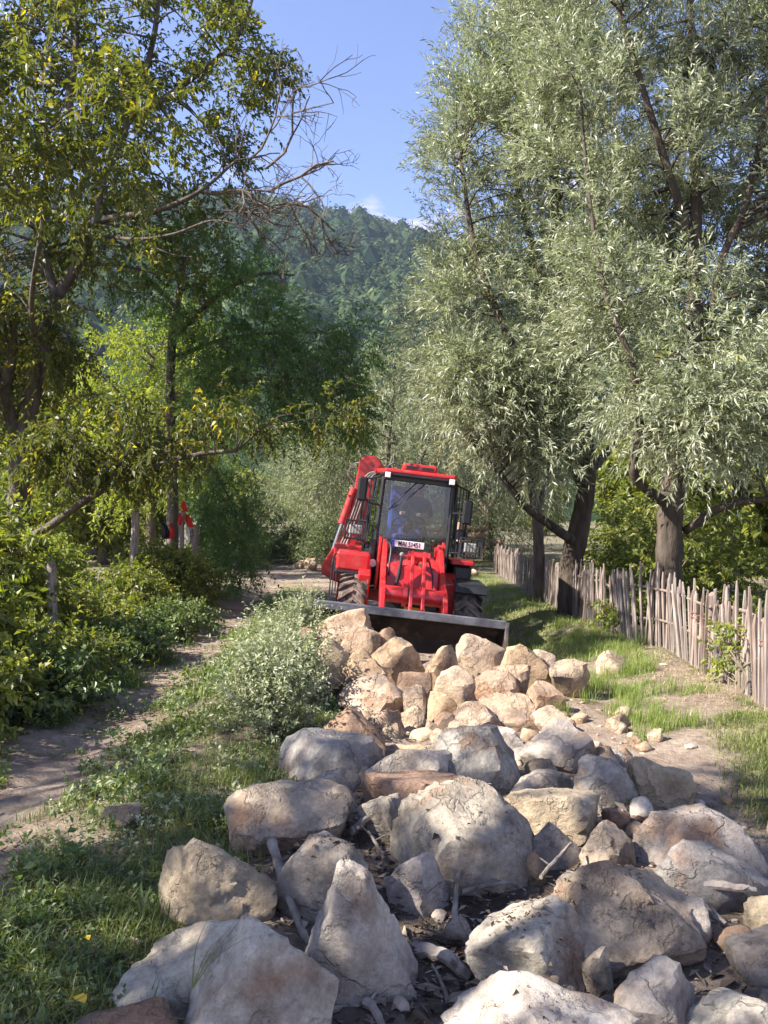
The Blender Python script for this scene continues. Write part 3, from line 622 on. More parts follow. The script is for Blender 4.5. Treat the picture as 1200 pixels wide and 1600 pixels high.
# ---- the big willow by the fence
b1 = P(1045, 1000, 10.0); b1[2] = float(ground(b1[0], b1[1])) - 0.05; f1 = P(1048, 790, 10.0)
limbs = [([b1, P(1043, 930, 10.0), P(1046, 860, 10), f1, P(1065, 640, 10.2), P(1085, 480, 10.3)], 0.20, 0.12),
         ([f1, P(1020, 772, 9.8), P(990, 738, 9.6), P(1000, 660, 9.4), P(985, 560, 9.3), P(945, 455, 9.4), P(920, 300, 9.7), P(905, 120, 10.0)], 0.075, 0.015),
         ([P(1070, 830, 10), P(1130, 792, 9.6), P(1200, 780, 9.3), P(1290, 770, 9.1)], 0.06, 0.03),
         ([P(1085, 480, 10.3), P(1078, 380, 10.2), P(1045, 270, 10.1), P(1005, 140, 10.0), P(960, -10, 9.9), P(930, -130, 10)], 0.075, 0.02),
         ([P(1085, 480, 10.3), P(1088, 330, 10.4), P(1082, 180, 10.5), P(1080, 0, 10.6), P(1085, -180, 10.6)], 0.085, 0.03),
         ([P(1108, 510, 10.3), P(1130, 400, 10.1), P(1165, 320, 10.0), P(1195, 180, 9.9), P(1230, 20, 9.9)], 0.06, 0.02),
         ([P(1048, 800, 10.0), P(1075, 700, 11), P(1150, 560, 11.8), P(1230, 380, 12)], 0.12, 0.04)]
cl = np.concatenate([poly_points([(900, 330), (880, 520), (930, 600), (985, 640), (1010, 700), (1220, 690), (1330, 500), (1330, -150), (820, -160), (800, 60), (840, 200)], 9.2, 12.2, 285),
                     poly_points([(960, 600), (1080, 540), (1200, 560), (1260, 700), (1120, 700), (1040, 690)], 8.4, 9.4, 26), poly_points([(980, 60), (1260, 40), (1260, 560), (1040, 540), (930, 420)], 10.3, 12.4, 62)])
make_tree('willow_tree', 'tall silvery willow with brown forked trunk among pale near pickets', 'tree', b1, limbs, cl, 27, dict(WIL, nl=20, ll=0.108, lw=0.0205), MAT['willow_leaf'], MAT['bark_dark'], FENCE_G, crown_c=P(1050, 520, 10.4), rad=0.42, up=0.55, length=(0.35, 0.75), droop=(0.0, 0.45))
# ---- second willow, dark leaning trunk
b2 = P(890, 962, 13.6); b2[2] = float(ground(b2[0], b2[1])) - 0.05
limbs = [([b2, P(893, 880, 13.6), P(908, 810, 13.6), P(918, 730, 13.7), P(905, 600, 13.9), P(880, 450, 14), P(865, 250, 14.1), P(850, 60, 14.2)], 0.22, 0.06),
         ([P(905, 850, 13.6), P(870, 828, 13.2), P(820, 790, 12.9), P(780, 740, 12.8), P(740, 700, 13)], 0.10, 0.03),
         ([P(912, 760, 13.6), P(860, 650, 13.2), P(800, 540, 13), P(745, 400, 13.2), P(720, 250, 13.3)], 0.11, 0.03),
         ([P(905, 600, 13.9), P(840, 420, 14.6), P(790, 200, 14.8), P(770, 40, 14.9)], 0.09, 0.03),
         ([P(915, 745, 13.7), P(960, 690, 14.5), P(1000, 600, 15)], 0.09, 0.03)]
cl = np.concatenate([poly_points([(800, -60), (775, 20), (735, 55), (702, 115), (688, 200), (680, 265), (690, 330), (700, 420), (670, 520), (690, 640), (760, 700), (870, 660), (950, 560), (960, -100)], 12.6, 15.4, 330),
                     poly_points([(700, 560), (715, 670), (770, 720), (840, 750), (885, 700), (880, 620), (860, 560)], 12.2, 13.6, 60)])
make_tree('willow_tree', 'broad willow with dark leaning trunk overhanging the loader cab', 'tree', b2, limbs, cl, 19, dict(WIL, nl=20, ll=0.128, lw=0.0228), MAT['willow_leaf'], MAT['bark_dark'], FENCE_G, crown_c=P(820, 520, 14.2), rad=0.46, up=0.55, length=(0.4, 0.85), droop=(0.0, 0.45))
# ---- thin willow further along the fence
b3 = P(846, 935, 16.4); b3[2] = float(ground(b3[0], b3[1])) - 0.05
limbs = [([b3, P(842, 860, 16.4), P(835, 780, 16.5), P(800, 640, 17), P(760, 540, 17.4), P(740, 430, 17.6)], 0.14, 0.04),
         ([P(838, 800, 16.5), P(870, 700, 17), P(890, 600, 17.2)], 0.07, 0.03)]
cl = poly_points([(700, 380), (640, 500), (660, 640), (720, 700), (800, 750), (870, 720), (900, 500), (800, 380)], 16, 19.5, 90)
make_tree('willow_tree', 'slender willow with thin upright trunk further along picket fence', 'tree', b3, limbs, cl, 16, dict(WIL, nl=17, ll=0.13, lw=0.023), MAT['willow_leaf'], MAT['bark'], FENCE_G, rad=0.6, up=0.4, length=(0.5, 0.9), droop=(0.0, 0.5))
# ---- far willows behind the loader (copies of one tree)
def far_willow():
    b = np.array([0, 0, 0.0]); limbs = [([b, (0.1, 0, 1.5), (-0.1, 0.1, 3.2), (0.1, 0, 5.2)], 0.2, 0.05), ([(0, 0, 1.5), (1.0, 0.2, 3), (1.6, 0.1, 4.4)], 0.1, 0.03), ([(0, 0, 1.4), (-1.1, 0.1, 2.8), (-1.7, -.1, 4)], 0.1, 0.03), ([(0, 0, 2), (0.2, 1, 3.6)], 0.09, 0.03), ([(0, 0, 2), (-0.2, -1, 3.4)], 0.09, 0.03)]
    u = unit(rng.normal(0, 1, (130, 3))) * rng.uniform(0.45, 1, (130, 1)) ** 0.5
    cl = u * [2.3, 2.0, 2.7] + [0, 0, 3.2]
    return make_tree('willow_tree', 'x', 'tree', b, limbs, cl, 13, dict(WIL, nl=15, ll=0.17, lw=0.034, tubes=0.006), MAT['willow_far'], MAT['bark'], 'willows behind the loader', rad=0.65, length=(0.6, 1.1), droop=(0.1, 0.6))
fw = far_willow()
FW = [(612, 28, 1.15, 0.3, 'pale far willow rising just behind the cab roof'), (690, 42, 1.7, 2.0, 'pale far willow between broad willow and loader cab'),
      (560, 38, 1.25, 4.0, 'hazy pale willow beyond the dug soil'), (500, 47, 1.35, 1.1, 'hazy far willow beneath the forested mountain slope'), (760, 33, 1.35, 5.2, 'pale far willow behind the timber stack')]
for i, (px, d, s, a, lab) in enumerate(FW):
    o = fw if i == 0 else copy_tree(fw); x = (px - 600) / FPX * d
    o.location = (x, d, float(ground(x, d)) - 0.1); o.scale = (s, s, s * (1.15 if i in (0, 1) else 1)); o.rotation_euler = (0, 0, a); o['label'] = lab

# ---- left: walnut-like tree with yellowing leaves and a dead limb
WAL = dict(nl=15, ll=0.105, lw=0.05, spread=0.85, sag=0.3, tubes=0.006, fold=0.3)
b4 = P(22, 930, 14.0); b4[2] = float(ground(b4[0], 14.0)) - 0.05
D4 = 14.0
limbs = [([b4, P(30, 780, D4), P(35, 690, D4), P(62, 560, D4), P(88, 465, D4)], 0.22, 0.13),
         ([P(88, 465, D4), P(72, 410, D4), P(55, 350, 13.8), P(20, 290, 13.6), P(-30, 220, 13.4)], 0.095, 0.04),
         ([P(88, 465, D4), P(125, 405, D4), P(150, 340, D4), P(158, 290, D4), P(200, 190, 14.2), P(240, 60, 14.4), P(250, -60, 14.5)], 0.11, 0.04),
         ([P(150, 345, D4), P(240, 330, 13.6), P(310, 300, 13.3), P(370, 250, 13.2)], 0.07, 0.02),
         ([P(158, 290, D4), P(110, 180, 13.6), P(120, 60, 13.5), P(100, -60, 13.5)], 0.09, 0.03),
         ([P(200, 190, 14.2), P(290, 130, 14), P(370, 60, 13.8), P(400, -20, 13.8)], 0.07, 0.02),
         ([P(35, 720, D4), P(10, 620, 13.8), P(20, 520, 13.4), P(-20, 420, 13)], 0.13, 0.05),
         ([P(60, 570, D4), (-5.6, 12.2, 4.9), (-4.6, 10.4, 5.7), (-3.9, 8.9, 6.0)], 0.05, 0.02),
         ([P(28, 850, D4), P(80, 820, 13.4), P(140, 778, 13), P(210, 740, 12.7), P(300, 712, 12.5), P(370, 704, 12.4)], 0.085, 0.03)]
cl = np.concatenate([poly_points([(-160, -120), (390, -120), (385, 60), (350, 190), (370, 300), (330, 390), (300, 470), (200, 400), (120, 420), (60, 480), (30, 600), (-160, 620)], 12.8, 16.4, 330),
                     poly_points([(360, 40), (405, 60), (430, 130), (400, 190), (370, 180)], 13, 13.8, 12),
                     poly_points([(60, 640), (200, 620), (420, 620), (540, 640), (510, 690), (420, 690), (250, 730), (120, 740), (40, 720)], 11.8, 13.4, 62),
                     np.array([-3.9, 8.9, 6.0]) + rng.normal(0, 1, (26, 3)) * [0.65, 0.55, 0.5],
                     poly_points([(-40, 300), (60, 330), (170, 380), (160, 470), (60, 520), (-40, 520)], 12.2, 13.4, 26),
                     poly_points([(-80, 520), (60, 470), (130, 500), (100, 640), (-60, 700)], 13, 15.2, 36)])
_l = cl + (cl[:, 2:3] - 1.5) * np.array([[0.718 / 0.656, 0.206 / 0.656, 0]])     # where each clump's shade lands at cab height
cl = cl[~((_l[:, 0] > -1.9) & (_l[:, 0] < 0.9) & (_l[:, 1] > 10.4) & (_l[:, 1] < 14.9) & (rng.random(len(cl)) < 0.85))]
make_tree('walnut_tree', 'tall forked tree with yellowing leaves beside the overgrown hedge', 'tree', b4, limbs, cl, 14, WAL, MAT['walnut_leaf'], MAT['bark_walnut'], crown_c=P(150, 300, 14), rad=0.42, up=0.1, length=(0.3, 0.6), droop=(0.1, 0.5), branch_r=0.025)
walnut = bpy.data.objects['walnut_tree']
# bare dead branches reaching into the sky: a part of that tree
def dead_limb(parent):
    mb = MB(); r_ = np.random.default_rng(5)
    def grow(p, d, L, r, depth):
        n = 4; pts = [p.copy()]; q = p.copy(); dd = d.copy()
        for k in range(n):
            dd = unit(dd + r_.normal(0, 0.22, 3) + np.array([0, 0, -0.02])); q = q + dd * L / n; pts.append(q.copy())
        mb.tube([tuple(a) for a in pts], list(np.linspace(r, r * 0.55, n + 1)), 5 if r > 0.012 else 3, caps=False)
        if depth == 0: return
        for k in range(int(r_.integers(2, 4)) + (1 if depth > 2 else 0)):
            j = int(r_.integers(1, n + 1)); nd = unit(dd + r_.normal(0, 0.75, 3) * [1, 0.8, 1]); grow(pts[j].copy(), nd, L * r_.uniform(0.5, 0.78), max(r * 0.6, 0.0055), depth - 1)
    b = np.array(b4)
    for (a, c, L, r, dep) in [(P(420, 300, 13.2), P(520, 260, 13), 1.3, 0.03, 4), (P(420, 260, 13.2), P(530, 130, 13), 1.35, 0.026, 3), (P(430, 320, 13.2), P(520, 330, 13.1), 1.2, 0.028, 4), (P(310, 300, 13.4), P(440, 290, 13.2), 1.25, 0.028, 4), (P(350, 330, 13.3), P(450, 360, 13.2), 1.1, 0.025, 4), (P(390, 250, 13.3), P(520, 140, 13.2), 1.15, 0.024, 4), (P(330, 300, 13.3), P(470, 250, 13.1), 1.2, 0.024, 4), (P(380, 330, 13.4), P(480, 440, 13.2), 1.0, 0.022, 4), (P(370, 250, 13.2), P(500, 180, 13), 0.8, 0.02, 3)]:
        grow(a, unit(c - a), L, r, dep)
    mb.tube([tuple(q) for q in curve([P(150, 366, 13.9), P(210, 374, 13.4), P(270, 366, 13.2), P(330, 345, 13.1), P(380, 352, 13)], 5)], list(np.linspace(0.04, 0.012, 21)), 7)
    mb.tube([tuple(q) for q in curve([P(225, 374, 13.4), P(260, 395, 13.3), P(300, 402, 13.2)], 4)], list(np.linspace(0.022, 0.008, 9)), 5)
    mb.v = [tuple(np.array(p) - b) for p in mb.v]
    o = mb.build('dead_branch', MAT['bark'], parent, shade=True); o['label'] = 'bare grey dead branches spreading from the crown'
dead_limb(walnut)
# ---- dark feathery tree with drooping pinnate leaves
LOC = dict(nl=26, ll=0.085, lw=0.032, spread=0.95, sag=0.25, tubes=0.005, bare=0.06)
b5 = P(268, 935, 17.0); b5[2] = float(ground(b5[0], 17.0)) - 0.05; D5 = 17.0
limbs = [([b5, P(270, 780, D5), P(266, 640, D5), P(270, 520, D5), P(285, 430, D5), P(290, 380, D5)], 0.15, 0.04),
         ([P(270, 530, D5), P(330, 470, 16.6), P(400, 430, 16.3), P(460, 430, 16)], 0.07, 0.02), ([P(268, 620, D5), P(350, 600, 16.5), P(450, 590, 16.2), P(540, 610, 16)], 0.07, 0.02),
         ([P(270, 560, D5), P(350, 530, 17.4), P(440, 520, 17.6), P(520, 520, 17.7)], 0.06, 0.02), ([P(275, 480, D5), P(220, 430, 17), P(180, 420, 17)], 0.05, 0.02), ([P(268, 700, D5), P(320, 720, 16.4), P(360, 780, 16)], 0.05, 0.02)]
cl = np.concatenate([poly_points([(230, 390), (330, 375), (400, 410), (450, 455), (440, 495), (510, 525), (590, 530), (545, 580), (585, 640), (550, 675), (450, 660), (380, 690), (330, 700), (300, 620), (310, 520), (240, 480)], 15.4, 18.2, 165),
                     poly_points([(320, 700), (390, 740), (400, 860), (380, 890), (330, 890), (315, 800)], 15.4, 16.6, 30)])
make_tree('locust_tree', 'dark green feathery tree with slim trunk and drooping leaf sprays', 'tree', b5, limbs, cl, 12, dict(LOC, nl=23, ll=0.09, lw=0.036), MAT['locust_leaf'], MAT['bark'], crown_c=P(350, 480, D5), rad=0.4, up=0.15, outw=1.1, length=(0.4, 0.75), droop=(0.1, 0.45))
# ---- bright yellow-green tree behind it
b6 = P(235, 900, 23); b6[2] = float(ground(b6[0], 23.0)) - 0.05
limbs = [([b6, P(235, 760, 23), P(225, 640, 23), P(240, 560, 23)], 0.16, 0.05), ([P(232, 680, 23), P(280, 600, 23), P(320, 560, 23)], 0.08, 0.03), ([P(232, 700, 23), P(190, 620, 23), P(160, 590, 23)], 0.08, 0.03)]
cl = poly_points([(160, 560), (230, 490), (330, 520), (360, 640), (320, 760), (200, 800), (150, 700)], 21, 25, 90)
make_tree('bright_tree', 'sunlit yellow green tree behind the dark feathery tree', 'tree', b6, limbs, cl, 13, dict(LOC, nl=18, ll=0.14, lw=0.06), MAT['bright_leaf'], MAT['bark'], rad=0.65, length=(0.5, 0.9), droop=(0.2, 0.6))
# ---- trees beside and behind the viewer, whose shade falls over the near stones
def shade_tree(base, c, rad_, n, label):
    base = np.array([base[0], base[1], float(ground(*base)) - 0.1]); c = np.array(c, float); u = unit(rng.normal(0, 1, (n, 3))) * rng.uniform(0.2, 1, (n, 1)) ** 0.4
    top = c - [0, 0, rad_[2] * 0.4]; limbs = [([base, (base + top) / 2 + [0.1, 0.1, 0], top, c], 0.2, 0.06)]
    for a in np.arange(6) * 1.05: limbs.append(([top, top + [0.5 * rad_[0] * math.cos(a), 0.5 * rad_[1] * math.sin(a), 0.3 * rad_[2]], c + [0.85 * rad_[0] * math.cos(a), 0.85 * rad_[1] * math.sin(a), 0.2 * rad_[2]]], 0.08, 0.02))
    make_tree('walnut_tree', label, 'tree', base, limbs, u * np.array(rad_) + c, 15, WAL, MAT['walnut_leaf'], MAT['bark'], 'yellowing trees by the path', crown_c=c, rad=0.4, up=0.1, length=(0.3, 0.6), droop=(0.1, 0.5))
shade_tree((-6.4, 0.6), (-6.2, 0.7, 6.2), (2.5, 2.5, 2.2), 92, 'tall yellowing tree shading the near boulders')
shade_tree((-9.3, 1.6), (-9.2, 1.9, 5.4), (2.2, 2.3, 2.0), 66, 'tall yellowing tree shading the footpath')

# ---- shrubs
def blob_shrub(name, label, cat, base, size, n_clump, per, kw, leafm, group=None, **k):
    base = np.asarray(base, float); u = unit(rng.normal(0, 1, (n_clump, 3))); u[:, 2] = np.abs(u[:, 2])
    cl = u * rng.uniform(0.35, 1, (n_clump, 1)) * np.array(size) * [0.5, 0.5, 0.9] + base + [0, 0, 0.05]
    limbs = [([base + [0, 0, -0.05], base + [rng.uniform(-.1, .1) * size[0], rng.uniform(-.1, .1) * size[1], size[2] * 0.3], base + [size[0] * 0.28 * math.cos(a), size[1] * 0.28 * math.sin(a), size[2] * 0.65]], 0.018 + 0.008 * size[2], 0.006) for a in np.arange(5) * 1.257 + rng.uniform(0, 1)]
    return make_tree(name, label, cat, base, limbs, cl, per, kw, leafm, MAT['twig'], group, parts=('stem', 'foliage'), crown_c=base, **k)
HED = dict(nl=15, ll=0.06, lw=0.034, spread=0.85, sag=0.25, tubes=0.004)
HG = 'brambles of the overgrown hedge'
def gpt(px, py):
    d = 6.0
    for _ in range(60):
        d = 0.5 * d + 0.5 * FPX * (EYE - float(ground((px - 600) / FPX * d, d))) / (py - 800)
    return np.array([(px - 600) / FPX * d, d, float(ground((px - 600) / FPX * d, d))])
hed = [(-3.15, 5.6, 1.2, 1.4, 0.36, 'dark nettle bush next to path in deep shade', 'hedge_leaf'), (-3.4, 7.2, 1.3, 1.6, 0.2, 'bramble bush with yellow green tips around the near post', 'hedge_leaf'),
       (-3.65, 9.3, 1.4, 1.9, 0.45, 'dense bramble bush between the two tall posts', 'hedge_leaf'), (-3.95, 11.5, 1.7, 2.0, 0.7, 'sunlit bramble bush at the foot of tall second post', 'hedge_leaf'),
       (-3.9, 13.7, 1.8, 1.7, 1.15, 'bramble bush under the red cloths', 'hedge_leaf'), (-5.2, 10.0, 1.5, 2.4, 0.95, 'taller bramble mound behind the near post', 'hedge_leaf'), (-5.6, 12.2, 1.9, 2.6, 1.2, 'pale leafy mound below the forked tree', 'bright_leaf'),
       (-2.85, 6.4, 0.7, 1.0, 0.3, 'low nettles spilling onto the path edge', 'weed'), (-2.9, 8.6, 0.7, 1.6, 0.28, 'low weeds lining the sunny path edge', 'weed'), (-2.95, 10.9, 0.7, 1.9, 0.28, 'low weeds in shade before sunlit bramble', 'weed')]
for (x, y, sx, sy, sz, lab, mt) in hed:
    nc = int(24 * sx * sy * max(sz, 0.7)) + 12
    blob_shrub('bramble_bush', lab, 'bush', (x, y, float(ground(x, y))), (sx, sy, sz), nc, 11, dict(HED, ll=0.065, lw=0.038), MAT[mt], HG, rad=0.2, up=0.3, length=(0.2, 0.45), droop=(0.15, 0.6))
# tall leafy stems close on the left
for (px, py, d, lab) in [(-10, 960, 8.2, 'tall light green elder shrub over the nettles'), (-90, 900, 6.4, 'tall elder shrub on the hedge corner')]:
    x = (px - 600) / FPX * d
    blob_shrub('elder_shrub', lab, 'shrub', (x, d, float(ground(x, d))), (0.9, 0.9, 1.5), 30, 9, dict(HED, ll=0.11, lw=0.05), MAT['hedge_leaf'], None, rad=0.3, up=0.2, length=(0.3, 0.6), droop=(0.2, 0.6))
# sage-green bush on the bank beside the boulders
bb = gpt(412, 1140)
SAGE = dict(nl=26, ll=0.042, lw=0.016, spread=0.8, sag=0.1, tubes=0.0028)
for k, (dx, dy, sx, sz, lab) in enumerate([(0.03, 0, 0.52, 0.45, 'silvery green mint bush on bank beside the tan boulder heap'), (0.0, 1.2, 0.5, 0.36, 'silvery weeds behind the mint bush'), (-0.15, 2.9, 0.6, 0.35, 'grey green weeds at the trodden bank corner')]):
    p = bb + [dx, dy, 0]; p[2] = float(ground(p[0], p[1]))
    blob_shrub('mint_bush', lab, 'bush', p, (sx * 1.05, sx * 1.15, sz * 1.05), 44, 10, SAGE, MAT['sage_leaf'], None, rad=0.16, up=1.0, outw=0.5, length=(0.1, 0.46), droop=(0.0, 0.15), bends=True)
# round shrubs beyond the dug soil
SH = dict(nl=14, ll=0.12, lw=0.045, spread=0.8, tubes=0.006)
for (px, d, s, h, lab) in [(455, 31, 3.0, 2.2, 'round grey green shrub beyond the dug soil'), (520, 28, 2.6, 1.8, 'pale feathery shrub next to loader boom'), (390, 34, 3.2, 1.9, 'pale low shrub beside the dirt road bend'), (350, 27, 2.6, 2.4, 'dark shrub at the hedge end'), (640, 36, 4.0, 3.0, 'grey green thicket behind the loader')]:
    x = (px - 600) / FPX * d
    blob_shrub('round_shrub', lab, 'shrub', (x, d, float(ground(x, d))), (s, s, h), 60, 13, SH, MAT['shrub_leaf'], 'shrubs beyond the dug soil', rad=0.4, up=0.4, length=(0.4, 0.8), droop=(0.1, 0.4))
# shaded scrub past the fence
for (x, y, s, h, lab) in [(4.7, 12.6, 2.0, 2.2, 'dark scrub behind the fence beyond forked willow'), (5.6, 9.6, 1.8, 1.6, 'scrub bush behind the near pickets'), (4.6, 7.0, 1.2, 0.75, 'low leafy bush behind the fence end'), (5.4, 16.5, 2.6, 2.4, 'dark scrub in the field past dark trunk'), (6.8, 21, 3.2, 2.6, 'scrub bush far past the picket fence')]:
    blob_shrub('scrub_bush', lab, 'bush', (x, y, float(ground(x, y))), (s, s, h), 45, 10, dict(HED, nl=11, ll=0.115, lw=0.06), MAT['hedge_leaf'], 'scrub behind the picket fence', rad=0.35, up=0.3, length=(0.3, 0.7), droop=(0.1, 0.5))
sb = bpy.data.objects['scrub_bush']
for k in range(9):
    y = 9.5 + 2.3 * k + rng.uniform(-.6, .6); x = 6.6 + 0.22 * y * (k % 3) + rng.uniform(0, 1.0); o = copy_tree(sb); sc_ = rng.uniform(1.0, 1.5)
    o.location = (x, y, float(ground(x, y)) - 0.05); o.rotation_euler = (0, 0, rng.uniform(0, 6.28)); o.scale = (sc_, sc_, sc_ * rng.uniform(0.8, 1.1)); o['label'] = 'leafy scrub bush thickening the field past the fence'; o['group'] = 'thicket in the field past the fence'
# ---- far tree line: copies of one tree
def valley_tree():
    limbs = [([(0, 0, 0), (0.1, 0, 2), (0, 0.1, 4), (0, 0, 6)], 0.2, 0.05), ([(0, 0, 2), (1.3, 0, 4)], 0.1, 0.03), ([(0, 0, 2.2), (-1.3, .2, 4.2)], 0.1, 0.03), ([(0, 0, 2.5), (0.1, -1.2, 4.4)], 0.1, 0.03)]
    u = unit(rng.normal(0, 1, (110, 3))) * rng.uniform(0.5, 1, (110, 1)) ** 0.5
    return make_tree('valley_tree', 'x', 'tree', (0, 0, 0), limbs, u * [2.6, 2.6, 3.0] + [0, 0, 4.2], 10, dict(nl=12, ll=0.3, lw=0.17, spread=0.85, tubes=0.01), MAT['hedge_leaf'], MAT['bark'], 'x', rad=0.7, length=(0.6, 1.0), droop=(0.1, 0.4))
vt = valley_tree(); first = True
for k in range(34):
    d = rng.uniform(45, 120); x = rng.uniform(-0.75, 0.75) * d
    if k < 8: d = rng.uniform(30, 42); x = rng.uniform(-0.6, -0.28) * d
    elif k < 14: d = rng.uniform(24, 40); x = rng.uniform(0.3, 0.7) * d
    o = vt if first else copy_tree(vt); first = False
    s = rng.uniform(0.7, 1.25); o.location = (x, d, float(ground(x, d)) - 0.1); o.scale = (s, s, s * rng.uniform(0.8, 1.1)); o.rotation_euler = (0, 0, rng.uniform(0, 6.28))
    o['label'] = 'green leafy tree of the valley below the mountain'; o['group'] = 'leafy trees of the valley'

# ------------------------------------------------------------------ grass and small plants
def blades(x, y, h, w, lean=0.45, z=None):
    n = len(x); z = ground(x, y) if z is None else z; b = np.stack([x, y, z - 0.01], 1); a = rng.uniform(0, 6.283, n)
    u = np.stack([np.cos(a), np.sin(a), np.zeros(n)], 1); s = np.stack([-np.sin(a), np.cos(a), np.zeros(n)], 1)
    l = rng.uniform(0.05, lean, n)[:, None]; H = h[:, None]; W = w[:, None] * 0.5
    m = b + [0, 0, 1] * H * 0.55 + u * H * l * 0.4; t = b + [0, 0, 1] * H * (1 - 0.35 * l) + u * H * l * 1.5
    v = np.stack([b - s * W, b + s * W, m + s * W * 0.8, m - s * W * 0.8, t], 1).reshape(-1, 3); i = np.arange(n)[:, None] * 5
    return v, i + np.array([[0, 1, 2, 3]]), i + np.array([[3, 2, 4]])
def clear_of_rocks(x, y):
    ok = np.ones(len(x), bool)
    for loc, s, _ in ROCKS: ok &= ((x - loc.x) / (s[0] * 0.85)) ** 2 + ((y - loc.y) / (s[1] * 0.85)) ** 2 > 1
    return ok
def grass_field(name, label, n, xr, yr, h, w, mat, dens, lean=0.5, near=False):
    y = rng.uniform(yr[0], yr[1], n * 3); x = rng.uniform(xr[0], xr[1], n * 3)
    k = (rng.random(len(x)) < dens(x, y)) & clear_of_rocks(x, y); x, y = x[k][:n], y[k][:n]
    sc = 1 + 0.35 * fbm(x, y, 0.3, 8); hh = np.clip(h * rng.gamma(5, 0.2, len(x)) * sc, 0.012, h * 2.4)
    v, q, t = blades(x, y, hh, w * rng.uniform(0.7, 1.3, len(x)), lean)
    rn = np.clip(0.5 + 0.2 * fbm(x, y, 0.5, 11) + rng.normal(0, 0.22, len(x)), 0, 1)
    o = mesh_np(name, v, [q, t], mat, attrs={'rnd': ('FACE', np.concatenate([rn, rn]))}); tag(o, label, 'grass', kind='stuff')
left_d = lambda x, y: veg_mask(x, y) * smooth(0.25, -0.1, x - np.interp(y, [2, 4, 6, 9], [-0.45, -0.2, 0.05, 0.0]))
grass_field('grass', 'short green grass between the footpath and the boulders', 37000, (-2.6, 0.1), (2.1, 7.2), 0.055, 0.0045, MAT['grass'], left_d, 0.9)
grass_field('grass', 'sunlit pale grass on bank past the mint bush', 24000, (-2.6, -0.4), (6.5, 22), 0.08, 0.009, MAT['grass_light'], lambda x, y: left_d(x, y) * np.clip(9 / y, 0, 1), 0.8)
grass_field('grass', 'green grass along the right side of boulders', 19000, (1.5, 3.2), (3.2, 6.2), 0.05, 0.0045, MAT['grass'], lambda x, y: smooth(0.0, 0.35, x - np.interp(y, [3, 4.2, 5, 6], [1.72, 1.8, 2.1, 2.4])) * np.clip(0.7 + .6 * fbm(x, y, .4, 3), 0, 1), 0.9)
grass_field('grass', 'tufts of pale grass on the trodden right bank', 11000, (1.9, 3.1), (5.6, 11), 0.05, 0.005, MAT['grass_light'], lambda x, y: np.clip(fbm(x, y, .35, 13) - 0.15, 0, 1), 0.9)
grass_field('grass', 'shaded grass between loader and picket fence', 22000, (1.5, 3.3), (9.2, 26), 0.07, 0.008, MAT['grass_light'], lambda x, y: np.clip(12 / y, 0, 1) * np.clip(.65 + .5 * fbm(x, y, .7, 4), 0, 1), 0.8)
grass_field('dry_grass', 'dry straw scattered at fence foot', 7000, (2.4, 3.5), (5.5, 12), 0.035, 0.004, MAT['dry_grass'], lambda x, y: np.exp(-((x - (3.0 + 0.03 * (y - 6))) / 0.3) ** 2), 2.2)
# tall bright tufts around the lone boulder
lone = ROCKS[-2][0]
def tufts(name, label, pts, per, h, w, mat, spread=0.05, lean=0.5):
    V, Q, T, A = [], [], [], []; b = 0
    for (x, y) in pts:
        k = int(per * rng.uniform(0.6, 1.3)); xx = x + rng.normal(0, spread, k); yy = y + rng.normal(0, spread, k)
        v, q, t = blades(xx, yy, h * rng.uniform(0.5, 1.25, k), w * rng.uniform(0.7, 1.3, k), lean); V.append(v); Q.append(q + b); T.append(t + b); b += len(v)
        A.append(np.clip(rng.normal(0.45, 0.2, k), 0, 1))
    A = np.concatenate(A); tag(mesh_np(name, np.concatenate(V), [np.concatenate(Q), np.concatenate(T)], mat, attrs={'rnd': ('FACE', np.concatenate([A, A]))}), label, 'grass', kind='stuff')
tp = []
for (px, py, n, sx, sy) in [(915, 1000, 15, 40, 14), (950, 1035, 12, 30, 12), (915, 1080, 14, 26, 12), (975, 1010, 10, 30, 10), (1000, 1050, 9, 25, 12), (960, 1110, 10, 40, 14), (1040, 1130, 8, 30, 10), (990, 1085, 8, 30, 12)]:
    for k in range(n):
        g = gpt(px + rng.normal(0, sx), py + rng.normal(0, sy) ); tp.append((g[0], g[1]))
tp = [p for p in tp if clear_of_rocks(np.array([p[0]]), np.array([p[1]]))[0]]
tufts('tall_grass', 'tall bright green grass tufts around the lone pale boulder', tp, 75, 0.17, 0.0038, MAT['grass_light'], 0.05, 0.55)
tufts('tall_grass', 'coarse green grass blades by the flat reddish stone', [(-1.02, 2.3), (-1.12, 2.5), (-0.95, 2.75), (-1.3, 2.7), (-0.9, 3.0), (-0.72, 2.32)], 16, 0.14, 0.008, MAT['weed'], 0.035, 0.8)
# small-leaved weeds (clover, plantain) in the grass
def weeds(name, label, n, xr, yr, dens, ll, mat):
    y = rng.uniform(*yr, n * 3); x = rng.uniform(*xr, n * 3); k = (rng.random(len(x)) < dens(x, y)) & clear_of_rocks(x, y); x, y = x[k][:n], y[k][:n]; m = len(x)
    st = np.stack([x, y, ground(x, y)], 1); dirs = unit(rng.normal(0, 0.5, (m, 3)) + [0, 0, 0.8])
    lv, lf, rn, tv, tf = shoots(st, dirs, rng.uniform(0.03, 0.11, m) * ll / 0.03, np.full(m, 0.1), nl=6, ll=ll, lw=ll * 0.55, spread=0.9, tubes=0, bare=0.3)
    tag(mesh_np(name, lv, [lf], mat, attrs={'rnd': ('FACE', rn)}), label, 'weeds', kind='stuff')
weeds('weeds', 'leafy low weeds in the shaded grass', 4200, (-2.6, 0), (2.1, 6.5), lambda x, y: left_d(x, y) * np.clip(.4 + .8 * fbm(x, y, .5, 21), 0, 1), 0.028, MAT['weed'])
